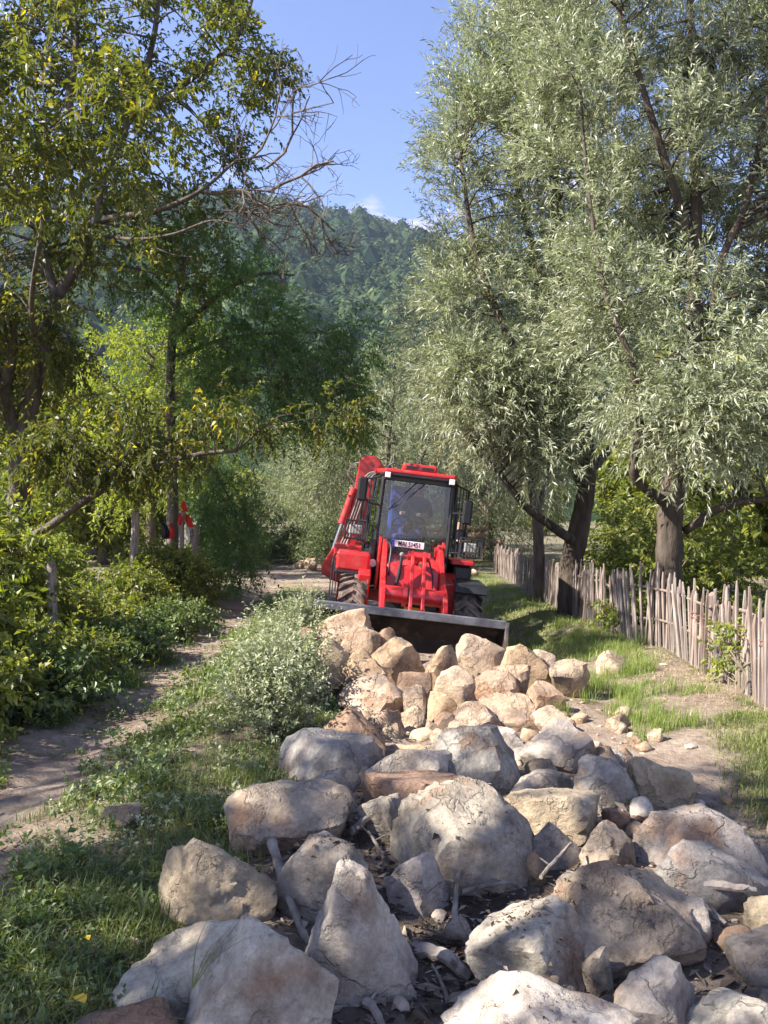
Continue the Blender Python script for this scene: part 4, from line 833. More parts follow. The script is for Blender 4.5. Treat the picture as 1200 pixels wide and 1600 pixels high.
weeds('weeds', 'broad leaf weeds along the path edges', 1500, (-3.2, -1.3), (2.3, 9), lambda x, y: veg_mask(x, y) * .8, 0.05, MAT['weed'])
weeds('weeds', 'sparse trodden weeds dotted over the footpath', 900, (-2.7, -1.6), (2.6, 12), lambda x, y: np.clip(fbm(x, y, .3, 31) - .2, 0, 1), 0.03, MAT['weed'])
weeds('weeds', 'grey green creeping weeds on the sunny bank', 2600, (-1.9, -0.3), (3.6, 7.5), lambda x, y: left_d(x, y) * np.clip(.3 + .9 * fbm(x, y, .4, 17), 0, 1), 0.026, MAT['sage_leaf'])
# litter between the stones
def litter():
    n = 8000; x = rng.normal(0.4, 0.8, n); y = rng.uniform(2.1, 4.6, n); z = ground(x, y) + 0.008
    a = rng.uniform(0, 6.28, n); d = unit(np.stack([np.cos(a), np.sin(a), rng.normal(0, .25, n)], 1)); l = rng.gamma(2.2, 0.013, n) + 0.008
    v, f = leaves_np(np.stack([x, y, z], 1), d, l, l * rng.uniform(.12, .5, n), .6, 0)
    # crumbs resting on top of some boulders
    V, F, A = [v], [f], [rng.uniform(0, 1, n)]; b = len(v)
    for i, m in [(14, 110), (25, 200), (26, 260), (18, 160), (6, 90), (3, 60), (27, 60), (23, 30)]:
        loc, s, sv = ROCKS[i]; top = sv[(sv[:, 2] > 0.35)]; q = top[rng.integers(0, len(top), m)] * s * [1, 1, 1.01] + np.array(loc)
        cx = rng.uniform(-0.3, 0.3) * s[0] + loc.x; keep = np.abs(q[:, 0] - cx) < s[0] * 0.55; q = q[keep]; k = len(q); a = rng.uniform(0, 6.28, k)
        d = unit(np.stack([np.cos(a), np.sin(a), rng.normal(0, .2, k)], 1)); l = rng.gamma(1.6, 0.006, k) + 0.004
        v, f = leaves_np(q, d, l, l * rng.uniform(.3, .9, k), .7, 0); V.append(v); F.append(f + b); b += len(v); A.append(rng.uniform(0.1, .9, k))
    tag(mesh_np('wood_litter', np.concatenate(V), [np.concatenate(F)], MAT['debris'], attrs={'rnd': ('FACE', np.concatenate(A))}), 'bark scraps and wood chips littering the soil between boulders', 'litter', kind='stuff')
litter()
def fallen_leaf(px, py, label, s=0.05):
    g = gpt(px, py); a = rng.uniform(0, 6.28); d = np.array([[math.cos(a), math.sin(a), 0.15]])
    pts = [(0, 0), (0.25, 0.2), (0.55, 0.27), (0.8, 0.15), (1, 0), (0.8, -0.15), (0.55, -0.27), (0.25, -0.2)]
    mb = MB(); ca, sa = math.cos(a), math.sin(a); v = [(s * (p * ca - q * sa), s * (p * sa + q * ca), s * (abs(q) * 0.6 + 0.1 + 0.15 * p)) for p, q in pts]
    mb.add(v, [(0, 1, 7), (1, 2, 6, 7), (2, 3, 5, 6), (3, 4, 5)]); o = mb.build('fallen_leaf', MAT['yellow_leaf']); o.location = (g[0], g[1], g[2] + 0.03); tag(o, label, 'leaf', 'yellow fallen leaves')
MAT['yellow_leaf'] = pmat('yellow_leaf', [(0.42, 0.24, 0.02), (0.58, 0.40, 0.04)], 30, 0.6, 0)
for (px, py, lab, s) in [(118, 1575, 'large yellow fallen leaf touching flat reddish stone', 0.075), (132, 1478, 'yellow fallen leaf lying in shaded grass', 0.05), (290, 1300, 'small yellow leaf near broad ochre boulder', 0.04), (378, 1310, 'orange leaf fallen against broad ochre boulder', 0.035)]: fallen_leaf(px, py, lab, s)
def sprig():
    loc, s, v = ROCKS[1]; b = P(300, 1545, float(loc.y) - s[1] * 0.55); mb = MB()
    r = empty('grass_sprig', b)
    for k, (tx, ty) in enumerate([(60, -95), (70, -85), (25, -110), (85, -80), (45, -60)]):
        t = P(300 + tx, 1545 + ty, b[1] - 0.02 + 0.02 * k); c = [np.array(q) - b for q in curve([b, (b + t) / 2 + [-0.012, 0, 0.015], t], 4)]
        m = MB(); m.tube([tuple(q) for q in c], list(np.linspace(0.0028, 0.0006, len(c))), 4); m.build('blade', MAT['sprig'], r)
    tag(r, 'thin green grass sprig leaning over the lobed boulder', 'plant')
MAT['sprig'] = pmat('sprig', [(0.10, 0.14, 0.05), (0.20, 0.24, 0.1)], 20, 0.6, 0)
sprig()

# ------------------------------------------------------------------ picket fence
def fence():
    root = empty('picket_fence', (3.15, 8.0, float(ground(3.15, 8.0))))
    base = Vector(root.location)
    fx = lambda y: np.interp(y, [5.0, 6.2, 8.0, 9.6, 10.6, 11.4, 16.4, 27], [3.02, 3.12, 3.36, 3.52, 3.28, 3.22, 3.38, 3.82])
    meshes = []
    for k in range(9):
        w = rng.uniform(0.030, 0.050); t = rng.uniform(0.016, 0.026); mb = MB(); zs = [-0.12, 0.25, 0.55, 0.86, 1.0]; off = np.cumsum(rng.normal(0, 0.006, 5)); v = []
        tipw = rng.uniform(0.15, 0.55); tx = rng.uniform(-0.25, 0.25) * w
        for i, z in enumerate(zs):
            ww = w * (1 + rng.normal(0, 0.07)) * (tipw if i == 4 else 1); tt = t * (0.5 if i == 4 else 1); o = off[i] + (tx if i == 4 else 0)
            v += [(-tt / 2, o - ww / 2, z), (tt / 2, o - ww / 2 * .9, z), (tt / 2, o + ww / 2 * .9, z), (-tt / 2, o + ww / 2, z)]
        f = [(i * 4 + j, i * 4 + (j + 1) % 4, i * 4 + 4 + (j + 1) % 4, i * 4 + 4 + j) for i in range(4) for j in range(4)] + [(16, 17, 18, 19)]
        mb.add(v, f); o = mb.build('picket', MAT['wood'] if k % 3 else MAT['wood_dark']); meshes.append(o.data); bpy.data.objects.remove(o)
    y = 5.15; n = 0; lean = 0.0
    while y < 26.5 and n < 298:
        x = float(fx(y)); sl = (float(fx(y + .1)) - float(fx(y - .1))) / 0.2
        o = bpy.data.objects.new('picket', meshes[int(rng.integers(0, 9))]); C.objects.link(o); o.parent = root
        lean = 0.8 * lean + rng.normal(0.004, 0.075); h = rng.uniform(0.74, 1.0) * (1.12 if 9.4 < y < 10.6 else 1) * (1.08 if 11.5 < y < 13.6 else 1)
        zg = float(ground(x, y)); o.location = Vector((x + rng.normal(0, 0.012), y, zg)) - base
        o.rotation_euler = (lean + rng.normal(0, 0.03), rng.normal(0.02, 0.035), -math.atan(sl) + rng.normal(0, 0.12)); o.scale = (1, rng.uniform(0.8, 1.25), h)
        y += rng.uniform(0.066, 0.092) * (1.0 if rng.random() > 0.05 else 1.5); n += 1
    for zr in (0.32, 0.70):
        pts = [(float(fx(a)) + 0.035 + rng.normal(0, .006), a, float(ground(float(fx(a)), a)) + zr + rng.normal(0, 0.02)) for a in np.arange(5.0, 26.6, 0.6)]
        for k in range(0, len(pts) - 4, 4):
            mb = MB(); mb.tube([Vector(p) - base for p in pts[k:k + 5]], list(rng.uniform(0.014, 0.02, 5)), 6); mb.build('rail', MAT['wood_dark'], root, shade=True)
    for a in (5.6, 8.1, 10.9, 12.9, 15.2, 18.0, 21.0, 24.0):
        x = float(fx(a)) + 0.10; zg = float(ground(x, a)); mb = MB(); h = rng.uniform(0.75, 0.98)
        mb.tube([Vector((x + rng.normal(0, .02), a, zg + q)) - base for q in (-0.1, 0.4, 0.8, h)], [0.055, 0.05, 0.05, 0.04], 8); mb.build('post', MAT['wood_dark'], root, shade=True)
    # woven red-brown withes tying the near pickets
    for zr in (0.5, 0.56):
        ys = np.arange(5.2, 8.6, 0.12); mb = MB(); mb.tube([Vector((float(fx(a)) + (0.022 if i % 2 else -0.022), a, float(ground(3.2, a)) + zr + 0.02 * math.sin(a * 5 + zr * 30))) - base for i, a in enumerate(ys)], 0.005, 4)
        mb.build('withe', MAT['withe'], root)
    tag(root, 'grey weathered split picket fence under the willows', 'fence')
MAT['withe'] = pmat('withe', [(0.16, 0.06, 0.045), (0.28, 0.12, 0.09)], 10, 0.8, 0)
fence()
# climbing leaves on the pickets
blob_shrub('climbing_vine', 'light green vine climbing the near pickets', 'plant', (3.2, 6.9, float(ground(3.2, 6.9))), (0.3, 1.6, 0.6), 12, 4, dict(HED, nl=8, ll=0.07, lw=0.045), MAT['bright_leaf'], None, rad=0.12, length=(0.15, 0.3), droop=(0.1, 0.4))
blob_shrub('climbing_vine', 'light green vine twined on fence near the dark trunk', 'plant', (3.25, 10.9, float(ground(3.25, 10.9))), (0.3, 0.7, 0.75), 9, 4, dict(HED, nl=8, ll=0.08, lw=0.05), MAT['bright_leaf'], None, rad=0.12, length=(0.15, 0.3), droop=(0.1, 0.4))

# ------------------------------------------------------------------ hedge posts, cloths, sacks
def post(px, py_top, d, h, r, label, lean=0.0):
    p = P(px, py_top, d); zg = float(ground(p[0], d)); mb = MB(); H = p[2] - zg
    zs = np.linspace(-0.1, H, 7); mb.tube([(lean * z + rng.normal(0, r * .12), rng.normal(0, r * .12), z) for z in zs], list(r * rng.uniform(0.88, 1.1, 7)), 9)
    o = mb.build('fence_post', MAT['wood'], shade=True); o.location = (p[0] - lean * H, d, zg); tag(o, label, 'post', 'posts along the overgrown hedge'); return o
post(81, 878, 8.3, 1.3, 0.05, 'short rough wooden post sunk in the brambles', 0.01)
post(212, 798, 13.4, 1.6, 0.07, 'taller pale wooden post rising clear of brambles', 0.03)
post(284, 800, 15.0, 1.3, 0.05, 'thin wooden post next to red cloths', 0.0)
post(304, 820, 15.2, 1.3, 0.07, 'stubby wooden post beside the white sack', -0.02)
MAT['red_cloth'] = pmat('red_cloth', [(0.42, 0.02, 0.02), (0.62, 0.05, 0.04)], 12, 0.9, 0.4, 30)
MAT['white_cloth'] = pmat('white_cloth', [(0.55, 0.52, 0.48), (0.75, 0.73, 0.7)], 8, 0.9, 0.4, 30)
MAT['dark_cloth'] = pmat('dark_cloth', [(0.015, 0.015, 0.02), (0.04, 0.035, 0.04)], 8, 0.9, 0.4, 30)
def cloth(px0, py0, px1, py1, d, mat, name, label, cat, group=None, thick=0.06):
    a = P(px0, py0, d); b = P(px1, py1, d); w = abs(b[0] - a[0]) / 2; cx = (a[0] + b[0]) / 2; H = a[2] - b[2]; n = 14; V = []; rows = 9
    for i in range(rows):
        t = i / (rows - 1); ww = w * (0.35 + 0.65 * math.sin(math.pi * min(0.5, t * 0.8 + 0.06)))
        for k in range(n):
            th = 2 * math.pi * k / n; fold = 1 + 0.22 * math.sin(5 * th + 2 * t + px0)
            V.append((ww * math.cos(th) * fold + 0.03 * math.sin(t * 3 + px1), thick * math.sin(th) * fold, H * (0.5 - t)))
    F = [(i * n + k, i * n + (k + 1) % n, (i + 1) * n + (k + 1) % n, (i + 1) * n + k) for i in range(rows - 1) for k in range(n)] + [tuple(range(n))[::-1], tuple((rows - 1) * n + k for k in range(n))]
    mb = MB(); mb.add(V, F); o = mb.build(name, mat, shade=True); o.location = (cx, d, (a[2] + b[2]) / 2); tag(o, label, cat, group)
CG = 'red cloths hung at hedge post'
cloth(277, 802, 283, 820, 14.8, MAT['red_cloth'], 'red_cloth', 'short red cloth hanging on the thin wooden post', 'cloth', CG)
cloth(291, 804, 300, 824, 14.9, MAT['red_cloth'], 'red_cloth', 'longer red cloth draped over the white sack', 'cloth', CG)
cloth(285, 784, 293, 800, 15.1, MAT['red_cloth'], 'red_cloth', 'red cloth bundle tied above the others on a twig', 'cloth', CG)
cloth(263, 818, 270, 842, 15.1, MAT['red_cloth'], 'red_cloth', 'red cloth strip by the dark coat', 'cloth', CG)
cloth(290, 818, 301, 845, 15.4, MAT['white_cloth'], 'white_sack', 'white sack hung between the thin and stubby posts', 'sack', thick=0.1)
cloth(253, 818, 263, 842, 15.3, MAT['dark_cloth'], 'dark_coat', 'dark coat hanging in the hedge shade', 'coat', thick=0.1)

# ------------------------------------------------------------------ dead wood among the boulders
def stick(pts, r0, r1, label, name='dead_branch', knots=0.15):
    pts = [np.asarray(p, float) for p in pts]; b = pts[0].copy(); c = curve([p - b for p in pts], 5); mb = MB()
    mb.tube([tuple(q + rng.normal(0, r0 * 0.12, 3)) for q in c], list(np.linspace(r0, r1, len(c)) * rng.uniform(1 - knots, 1 + knots, len(c))), 8)
    for k in range(2):
        j = int(rng.integers(1, len(c) - 1)); e = c[j] + rng.normal(0, 1, 3) * [0.05, 0.05, 0.02] + [0, 0, 0.03]; mb.tube([tuple(c[j]), tuple(e)], [r1 * 0.8, r1 * 0.4], 5)
    o = mb.build(name, MAT['driftwood'], shade=True); o.location = b; tag(o, label, 'branch', 'dead wood between the boulders')
def G(px, py, dz=0.02):
    g = gpt(px, py); g[2] += dz; return g
stick([G(722, 1412, .05), G(770, 1408, .07), G(808, 1402, .06)], 0.011, 0.006, 'pale straight stick lying below largest slab')
stick([G(712, 1475, .0), G(712, 1430, .06), G(722, 1375, .12)], 0.014, 0.007, 'upright grey stick leaning on largest slab')
stick([G(548, 1318, .06), G(580, 1306, .09), G(606, 1302, .08)], 0.024, 0.016, 'short thick driftwood log left of largest slab')
stick([G(425, 1350, .10), G(440, 1400, .08), G(470, 1465, .04), G(488, 1490, .02)], 0.022, 0.010, 'weathered root beside rounded grey boulder', 'weathered_root')
stick([G(1092, 1420, .10), G(1130, 1432, .12), G(1180, 1432, .10)], 0.022, 0.012, 'weathered root lying between ridged and pale boulders', 'weathered_root')
stick([G(1085, 1432, .06), G(1110, 1455, .07), G(1135, 1470, .06)], 0.016, 0.010, 'splintered root with pale broken end', 'weathered_root')
stick([G(645, 1480, .0), G(690, 1510, .04), G(730, 1535, .02)], 0.030, 0.018, 'thick half buried log by pointed boulder')
stick([G(515, 1285, .10), G(545, 1300, .10), G(570, 1296, .1)], 0.02, 0.01, 'twisted dark stick under small grey boulder')
stick([G(600, 1350, .02), G(585, 1330, .05), G(575, 1318, .06)], 0.009, 0.005, 'forked thin stick beside rounded front boulder')
stick([G(845, 1400, .08), G(870, 1378, .1), G(892, 1360, .12)], 0.010, 0.006, 'thin stick lying along very large ochre boulder')
stick([G(560, 1560, .0), G(585, 1590, .03), G(600, 1620, .02)], 0.018, 0.01, 'dark stub of wood before the pointed boulder')
stick([G(700, 1570, .01), G(690, 1545, .02), G(676, 1520, .03)], 0.008, 0.004, 'small twig in wood litter')

# ------------------------------------------------------------------ stone pile, timber behind the loader
ps = [rock_shape(700 + k, 3) for k in range(4)]
def pile(px, py, d, n, wpx, size, group, label):
    for k in range(n):
        x = (px + rng.uniform(-wpx, wpx) - 600) / FPX * d; y = d + rng.uniform(-0.6, 0.6); s = size * rng.uniform(0.7, 1.35); v, f = ps[k % 4]
        o = mesh_np('stone', v * [s, s * .9, s * .75], [f], MAT['stone'], smooth_shade=True)
        lift = 0.3 * (1 - min(1, abs(x - (px - 600) / FPX * d) / (wpx / FPX * d)))
        o.location = (x, y, float(ground(x, y)) + s * 0.35 + lift * rng.random()); o.rotation_euler = tuple(rng.uniform(0, 6, 3)); j = rng.uniform(0.85, 1.1); o.color = (TAN2[0] * j, TAN2[1] * j, TAN2[2] * j, 1)
        tag(o, label, 'stone', group)
pile(490, 843, 27, 16, 32, 0.19, 'far stone pile', 'tan stone in the small pile on the dug soil')
pile(725, 880, 24, 5, 22, 0.16, 'stones by standing man', 'pale stone on ground near the standing man')
MAT['log'] = pmat('log', [(0.20, 0.13, 0.09), (0.42, 0.28, 0.19)], 5, 0.9, 0.5, 12, stretch=(0.3, 3, 3))
for k, (px, py, L, dz) in enumerate([(700, 838, 3.0, 0), (712, 826, 2.6, 0.25), (690, 850, 3.2, 0), (740, 848, 2.4, 0)]):
    p = P(px, py, 31 + 0.3 * k); mb = MB(); mb.tube([(-L / 2, 0, 0), (0, 0, 0.02), (L / 2, .05, 0)], [0.16, 0.15, 0.13], 10); o = mb.build('timber_log', MAT['log'], shade=True); o.location = p
    o.location.z = max(o.location.z, float(ground(p[0], p[1])) + 0.12); tag(o, 'pinkish timber log stacked behind the standing man', 'log', 'timber stack')
for k in range(3):
    p = P(500, 829 - k * 3, 33); mb = MB(); mb.box((0, 0, 0), (2.4 - 0.3 * k, 0.25, 0.07)); o = mb.build('plank', MAT['wood_dark'], bevel=0.01); o.location = (p[0], p[1], float(ground(p[0], p[1])) + 0.06 + 0.11 * k); o.rotation_euler = (0, 0, 0.06 * (k - 1)); tag(o, 'weathered plank stacked on dug soil before the shrubs', 'plank', 'plank stack')

# ------------------------------------------------------------------ people
def skin_body(name, joints, edges, mats, assign, parent=None, loc=(0, 0, 0), rz=0):
    me = bpy.data.meshes.new(name); me.from_pydata([j[:3] for j in joints], edges, []); o = bpy.data.objects.new(name, me); C.objects.link(o)
    sk = o.modifiers.new('skin', 'SKIN'); ss = o.modifiers.new('sub', 'SUBSURF'); ss.levels = 2; ss.render_levels = 2
    if not me.skin_vertices: me.skin_vertices.new()
    for i, j in enumerate(joints):
        r = j[3] if hasattr(j[3], '__len__') else (j[3], j[3]); me.skin_vertices[0].data[i].radius = r; me.skin_vertices[0].data[i].use_root = (i == 0)
    dg = bpy.context.evaluated_depsgraph_get(); dg.update(); nm = bpy.data.meshes.new_from_object(o.evaluated_get(dg)); bpy.data.objects.remove(o)
    nm.name = name; nm.materials.clear()
    for m in mats: nm.materials.append(m)
    for p in nm.polygons: p.material_index = assign(p.center); p.use_smooth = True
    b = bpy.data.objects.new(name, nm); C.objects.link(b); b.location = loc; b.rotation_euler = (0, 0, rz)
    if parent is not None: b.parent = parent
    return b
MAT['skin'] = pmat('skin', [(0.42, 0.24, 0.16), (0.52, 0.31, 0.22)], 20, 0.55, 0)
MAT['hair'] = pmat('hair', [(0.02, 0.015, 0.012), (0.05, 0.04, 0.03)], 30, 0.7, 0.4)
MAT['navy'] = pmat('navy_cloth', [(0.014, 0.016, 0.026), (0.03, 0.032, 0.045)], 10, 0.9, 0.4, 25)
MAT['trousers'] = pmat('trouser_cloth', [(0.02, 0.02, 0.024), (0.045, 0.043, 0.05)], 10, 0.9, 0.4, 25)
MAT['shoe'] = pmat('shoe', [(0.03, 0.02, 0.015), (0.06, 0.045, 0.03)], 10, 0.7, 0)
def standing_man():
    px, d = 717, 25.0; x = (px - 600) / FPX * d; z = float(ground(x, d))
    J = [(0, 0, .98, (.155, .115)), (0, 0, 1.18, (.15, .11)), (0, 0, 1.38, (.18, .115)), (0, 0, 1.50, (.075, .075)), (0, -.02, 1.60, (.075, .085)), (0, -.02, 1.70, (.08, .095)), (0, -.01, 1.765, (.055, .07)),
         (.20, 0, 1.42, (.06, .06)), (.27, .0, 1.16, (.047, .047)), (.12, -.19, 1.10, (.036, .036)), (.02, -.22, 1.12, (.04, .025)),
         (-.20, 0, 1.42, (.06, .06)), (-.27, .0, 1.16, (.047, .047)), (-.12, -.19, 1.12, (.036, .036)), (-.02, -.23, 1.14, (.04, .025)),
         (.11, 0, .88, (.09, .095)), (.13, -.01, .5, (.06, .065)), (.14, .01, .1, (.045, .05)), (.15, -.16, .04, (.04, .035)),
         (-.11, 0, .88, (.09, .095)), (-.13, -.01, .5, (.06, .065)), (-.14, .01, .1, (.045, .05)), (-.15, -.16, .04, (.04, .035))]
    E = [(0, 1), (1, 2), (2, 3), (3, 4), (4, 5), (5, 6), (2, 7), (7, 8), (8, 9), (9, 10), (2, 11), (11, 12), (12, 13), (13, 14), (0, 15), (15, 16), (16, 17), (17, 18), (0, 19), (19, 20), (20, 21), (21, 22)]
    def asg(c):
        if c.z > 1.49: return 2
        if c.z < 0.09: return 3
        if c.z > 0.95 and (c.y < -0.135 or (abs(c.x) > 0.22 and c.z < 1.22)): return 2
        return 0 if c.z > 0.95 else 1
    o = skin_body('person', J, E, [MAT['navy'], MAT['trousers'], MAT['skin'], MAT['shoe']], asg, None, (x, d, z), 0.1)
    h = MB(); h.ball((0, 0.005, 1.745), 0.098, 12, 8, (0.9, 1.05, 0.72)); h.build('hair', MAT['hair'], o, shade=True)
    f = MB(); f.ball((0, -.118, 1.665), 0.016, 6, 5); f.build('nose', MAT['skin'], o, shade=True)
    for s in (-1, 1): e = MB(); e.ball((s * .033, -.106, 1.69), 0.011, 6, 5); e.build('eye', MAT['hair'], o); e = MB(); e.ball((s * .088, -.01, 1.67), 0.022, 6, 5, (.5, 1, 1.3)); e.build('ear', MAT['skin'], o)
    for s in (-1, 1):
        for k in range(4): m = MB(); m.tube([(s * .02 - s * .012 * k, -.235, 1.145 - .012 * k), (-s * (.03 + .004 * k), -.245, 1.135 - .014 * k), (-s * .05, -.235, 1.12 - .014 * k)], [.009, .008, .006], 6); m.build('finger', MAT['skin'], o, shade=True)
    tag(o, 'person in dark T-shirt standing with hands clasped beside picket fence', 'person')
standing_man()

# ------------------------------------------------------------------ the red backhoe loader
MAT['red'] = pmat('red_paint', [(0.36, 0.010, 0.014), (0.52, 0.022, 0.024)], 3, 0.38, 0.05, 60, spec=0.5, coat=0.25, dust=((0.27, 0.15, 0.10), 9, 0.52, 0.45))
MAT['black'] = pmat('black_paint', [(0.010, 0.011, 0.014), (0.022, 0.023, 0.027)], 5, 0.4, 0.05, 60, spec=0.5, dust=((0.14, 0.11, 0.09), 9, 0.62, 0.3))
MAT['rubber'] = pmat('tyre_rubber', [(0.016, 0.015, 0.015), (0.045, 0.04, 0.037)], 10, 0.85, 0.5, 40, dust=((0.26, 0.19, 0.15), 5, 0.42, 0.75))
MAT['steel'] = pmat('worn_steel', [(0.10, 0.10, 0.11), (0.24, 0.24, 0.26)], 6, 0.45, 0.3, 30, spec=0.5, metal=0.5)
MAT['bucket'] = pmat('bucket_steel', [(0.02, 0.016, 0.014), (0.055, 0.042, 0.034)], 4, 0.7, 0.5, 18, spec=0.3, dust=((0.16, 0.11, 0.08), 6, 0.5, 0.6))
MAT['chrome'] = pmat('chrome_rod', [(0.55, 0.55, 0.57), (0.7, 0.7, 0.72)], 3, 0.22, 0, metal=1.0)
MAT['hose'] = pmat('hydraulic_hose', [(0.16, 0.155, 0.15), (0.34, 0.33, 0.31)], 8, 0.6, 0)
MAT['lamp'] = pmat('lamp_lens', [(0.7, 0.7, 0.68), (0.85, 0.85, 0.83)], 20, 0.15, 0.2, 60, spec=0.6)
MAT['lamp_grey'] = pmat('lamp_grey', [(0.16, 0.16, 0.16), (0.4, 0.4, 0.39)], 14, 0.2, 0.2, 60, spec=0.6)
MAT['blue'] = pmat('sky_reflection_blue', [(0.03, 0.05, 0.22), (0.06, 0.09, 0.32)], 4, 0.6, 0.2)  # blue stands in for the sky reflected in the windscreen
MAT['glass'] = glass_mat('cab_glass')
MAT['mirror'] = pmat('mirror_back', [(0.012, 0.012, 0.014), (0.02, 0.02, 0.022)], 5, 0.5, 0)
MAT['plate_white'] = pmat('plate_white', [(0.75, 0.75, 0.73), (0.82, 0.82, 0.8)], 5, 0.5, 0)
MAT['plate_black'] = pmat('plate_black', [(0.01, 0.01, 0.012), (0.015, 0.015, 0.017)], 5, 0.5, 0)
MAT['plate_blue'] = pmat('plate_blue', [(0.02, 0.05, 0.35), (0.03, 0.06, 0.4)], 5, 0.5, 0)
MAT['orange'] = pmat('orange_sticker', [(0.7, 0.3, 0.03), (0.8, 0.4, 0.05)], 5, 0.5, 0)

def wheel(parent, x, y, side):
    mb = MB(); r, w = 0.535, 0.40; n = 40; prof = [(0.27, .17), (0.30, .19), (0.40, .20), (0.475, .195), (0.497, .16), (0.50, .07), (0.50, -.07), (0.497, -.16), (0.475, -.195), (0.40, -.20), (0.30, -.19), (0.27, -.17)]
    v = [(h, q * math.cos(2 * math.pi * k / n), q * math.sin(2 * math.pi * k / n)) for q, h in prof for k in range(n)]
    f = [(i * n + k, i * n + (k + 1) % n, (i + 1) * n + (k + 1) % n, (i + 1) * n + k) for i in range(len(prof) - 1) for k in range(n)]
    mb.add(v, f)
    for k in range(20):                                  # chevron lugs
        for s in (-1, 1):
            a0 = 2 * math.pi * (k + (0.25 if s > 0 else -0.25)) / 20; pts = []
            for t in np.linspace(0, 1, 4):
                a = a0 + 0.30 * t; h = s * (0.205 * t + 0.0); rr = 0.497 + (-.012 if t > .9 else 0)
                pts.append((h, a, rr))
            for (h0, a_0, q0), (h1, a_1, q1) in zip(pts[:-1], pts[1:]):
                da = 0.052; vv = []
                for (h, a, q) in ((h0, a_0, q0), (h1, a_1, q1)):
                    for rr in (q - 0.015, q + 0.036):
                        for sg in (-1, 1): aa = a + sg * da * (1 if rr < q else 0.75); vv.append((h, rr * math.cos(aa), rr * math.sin(aa)))
                mb.add(vv, [(0, 1, 3, 2), (4, 6, 7, 5), (0, 4, 5, 1), (2, 3, 7, 6), (0, 2, 6, 4), (1, 5, 7, 3)])
    e = MB(); e.tube([(-.08 * side, 0, 0), (.10 * side, 0, 0)], .27, 28); e.tube([(.10 * side, 0, 0), (.16 * side, 0, 0)], [.16, .12], 20)
    rim = e.build('wheel', MAT['red'], parent, shade=True); rim.location = (x, y, r)
    t = mb.build('tyre', MAT['rubber'], rim, shade=True)
    for k in range(8): b = MB(); a = k * math.pi / 4; b.cyl((.10 * side, .2 * math.cos(a), .2 * math.sin(a)), (.125 * side, .2 * math.cos(a), .2 * math.sin(a)), .016, 6); b.build('wheel_nut', MAT['steel'], rim)

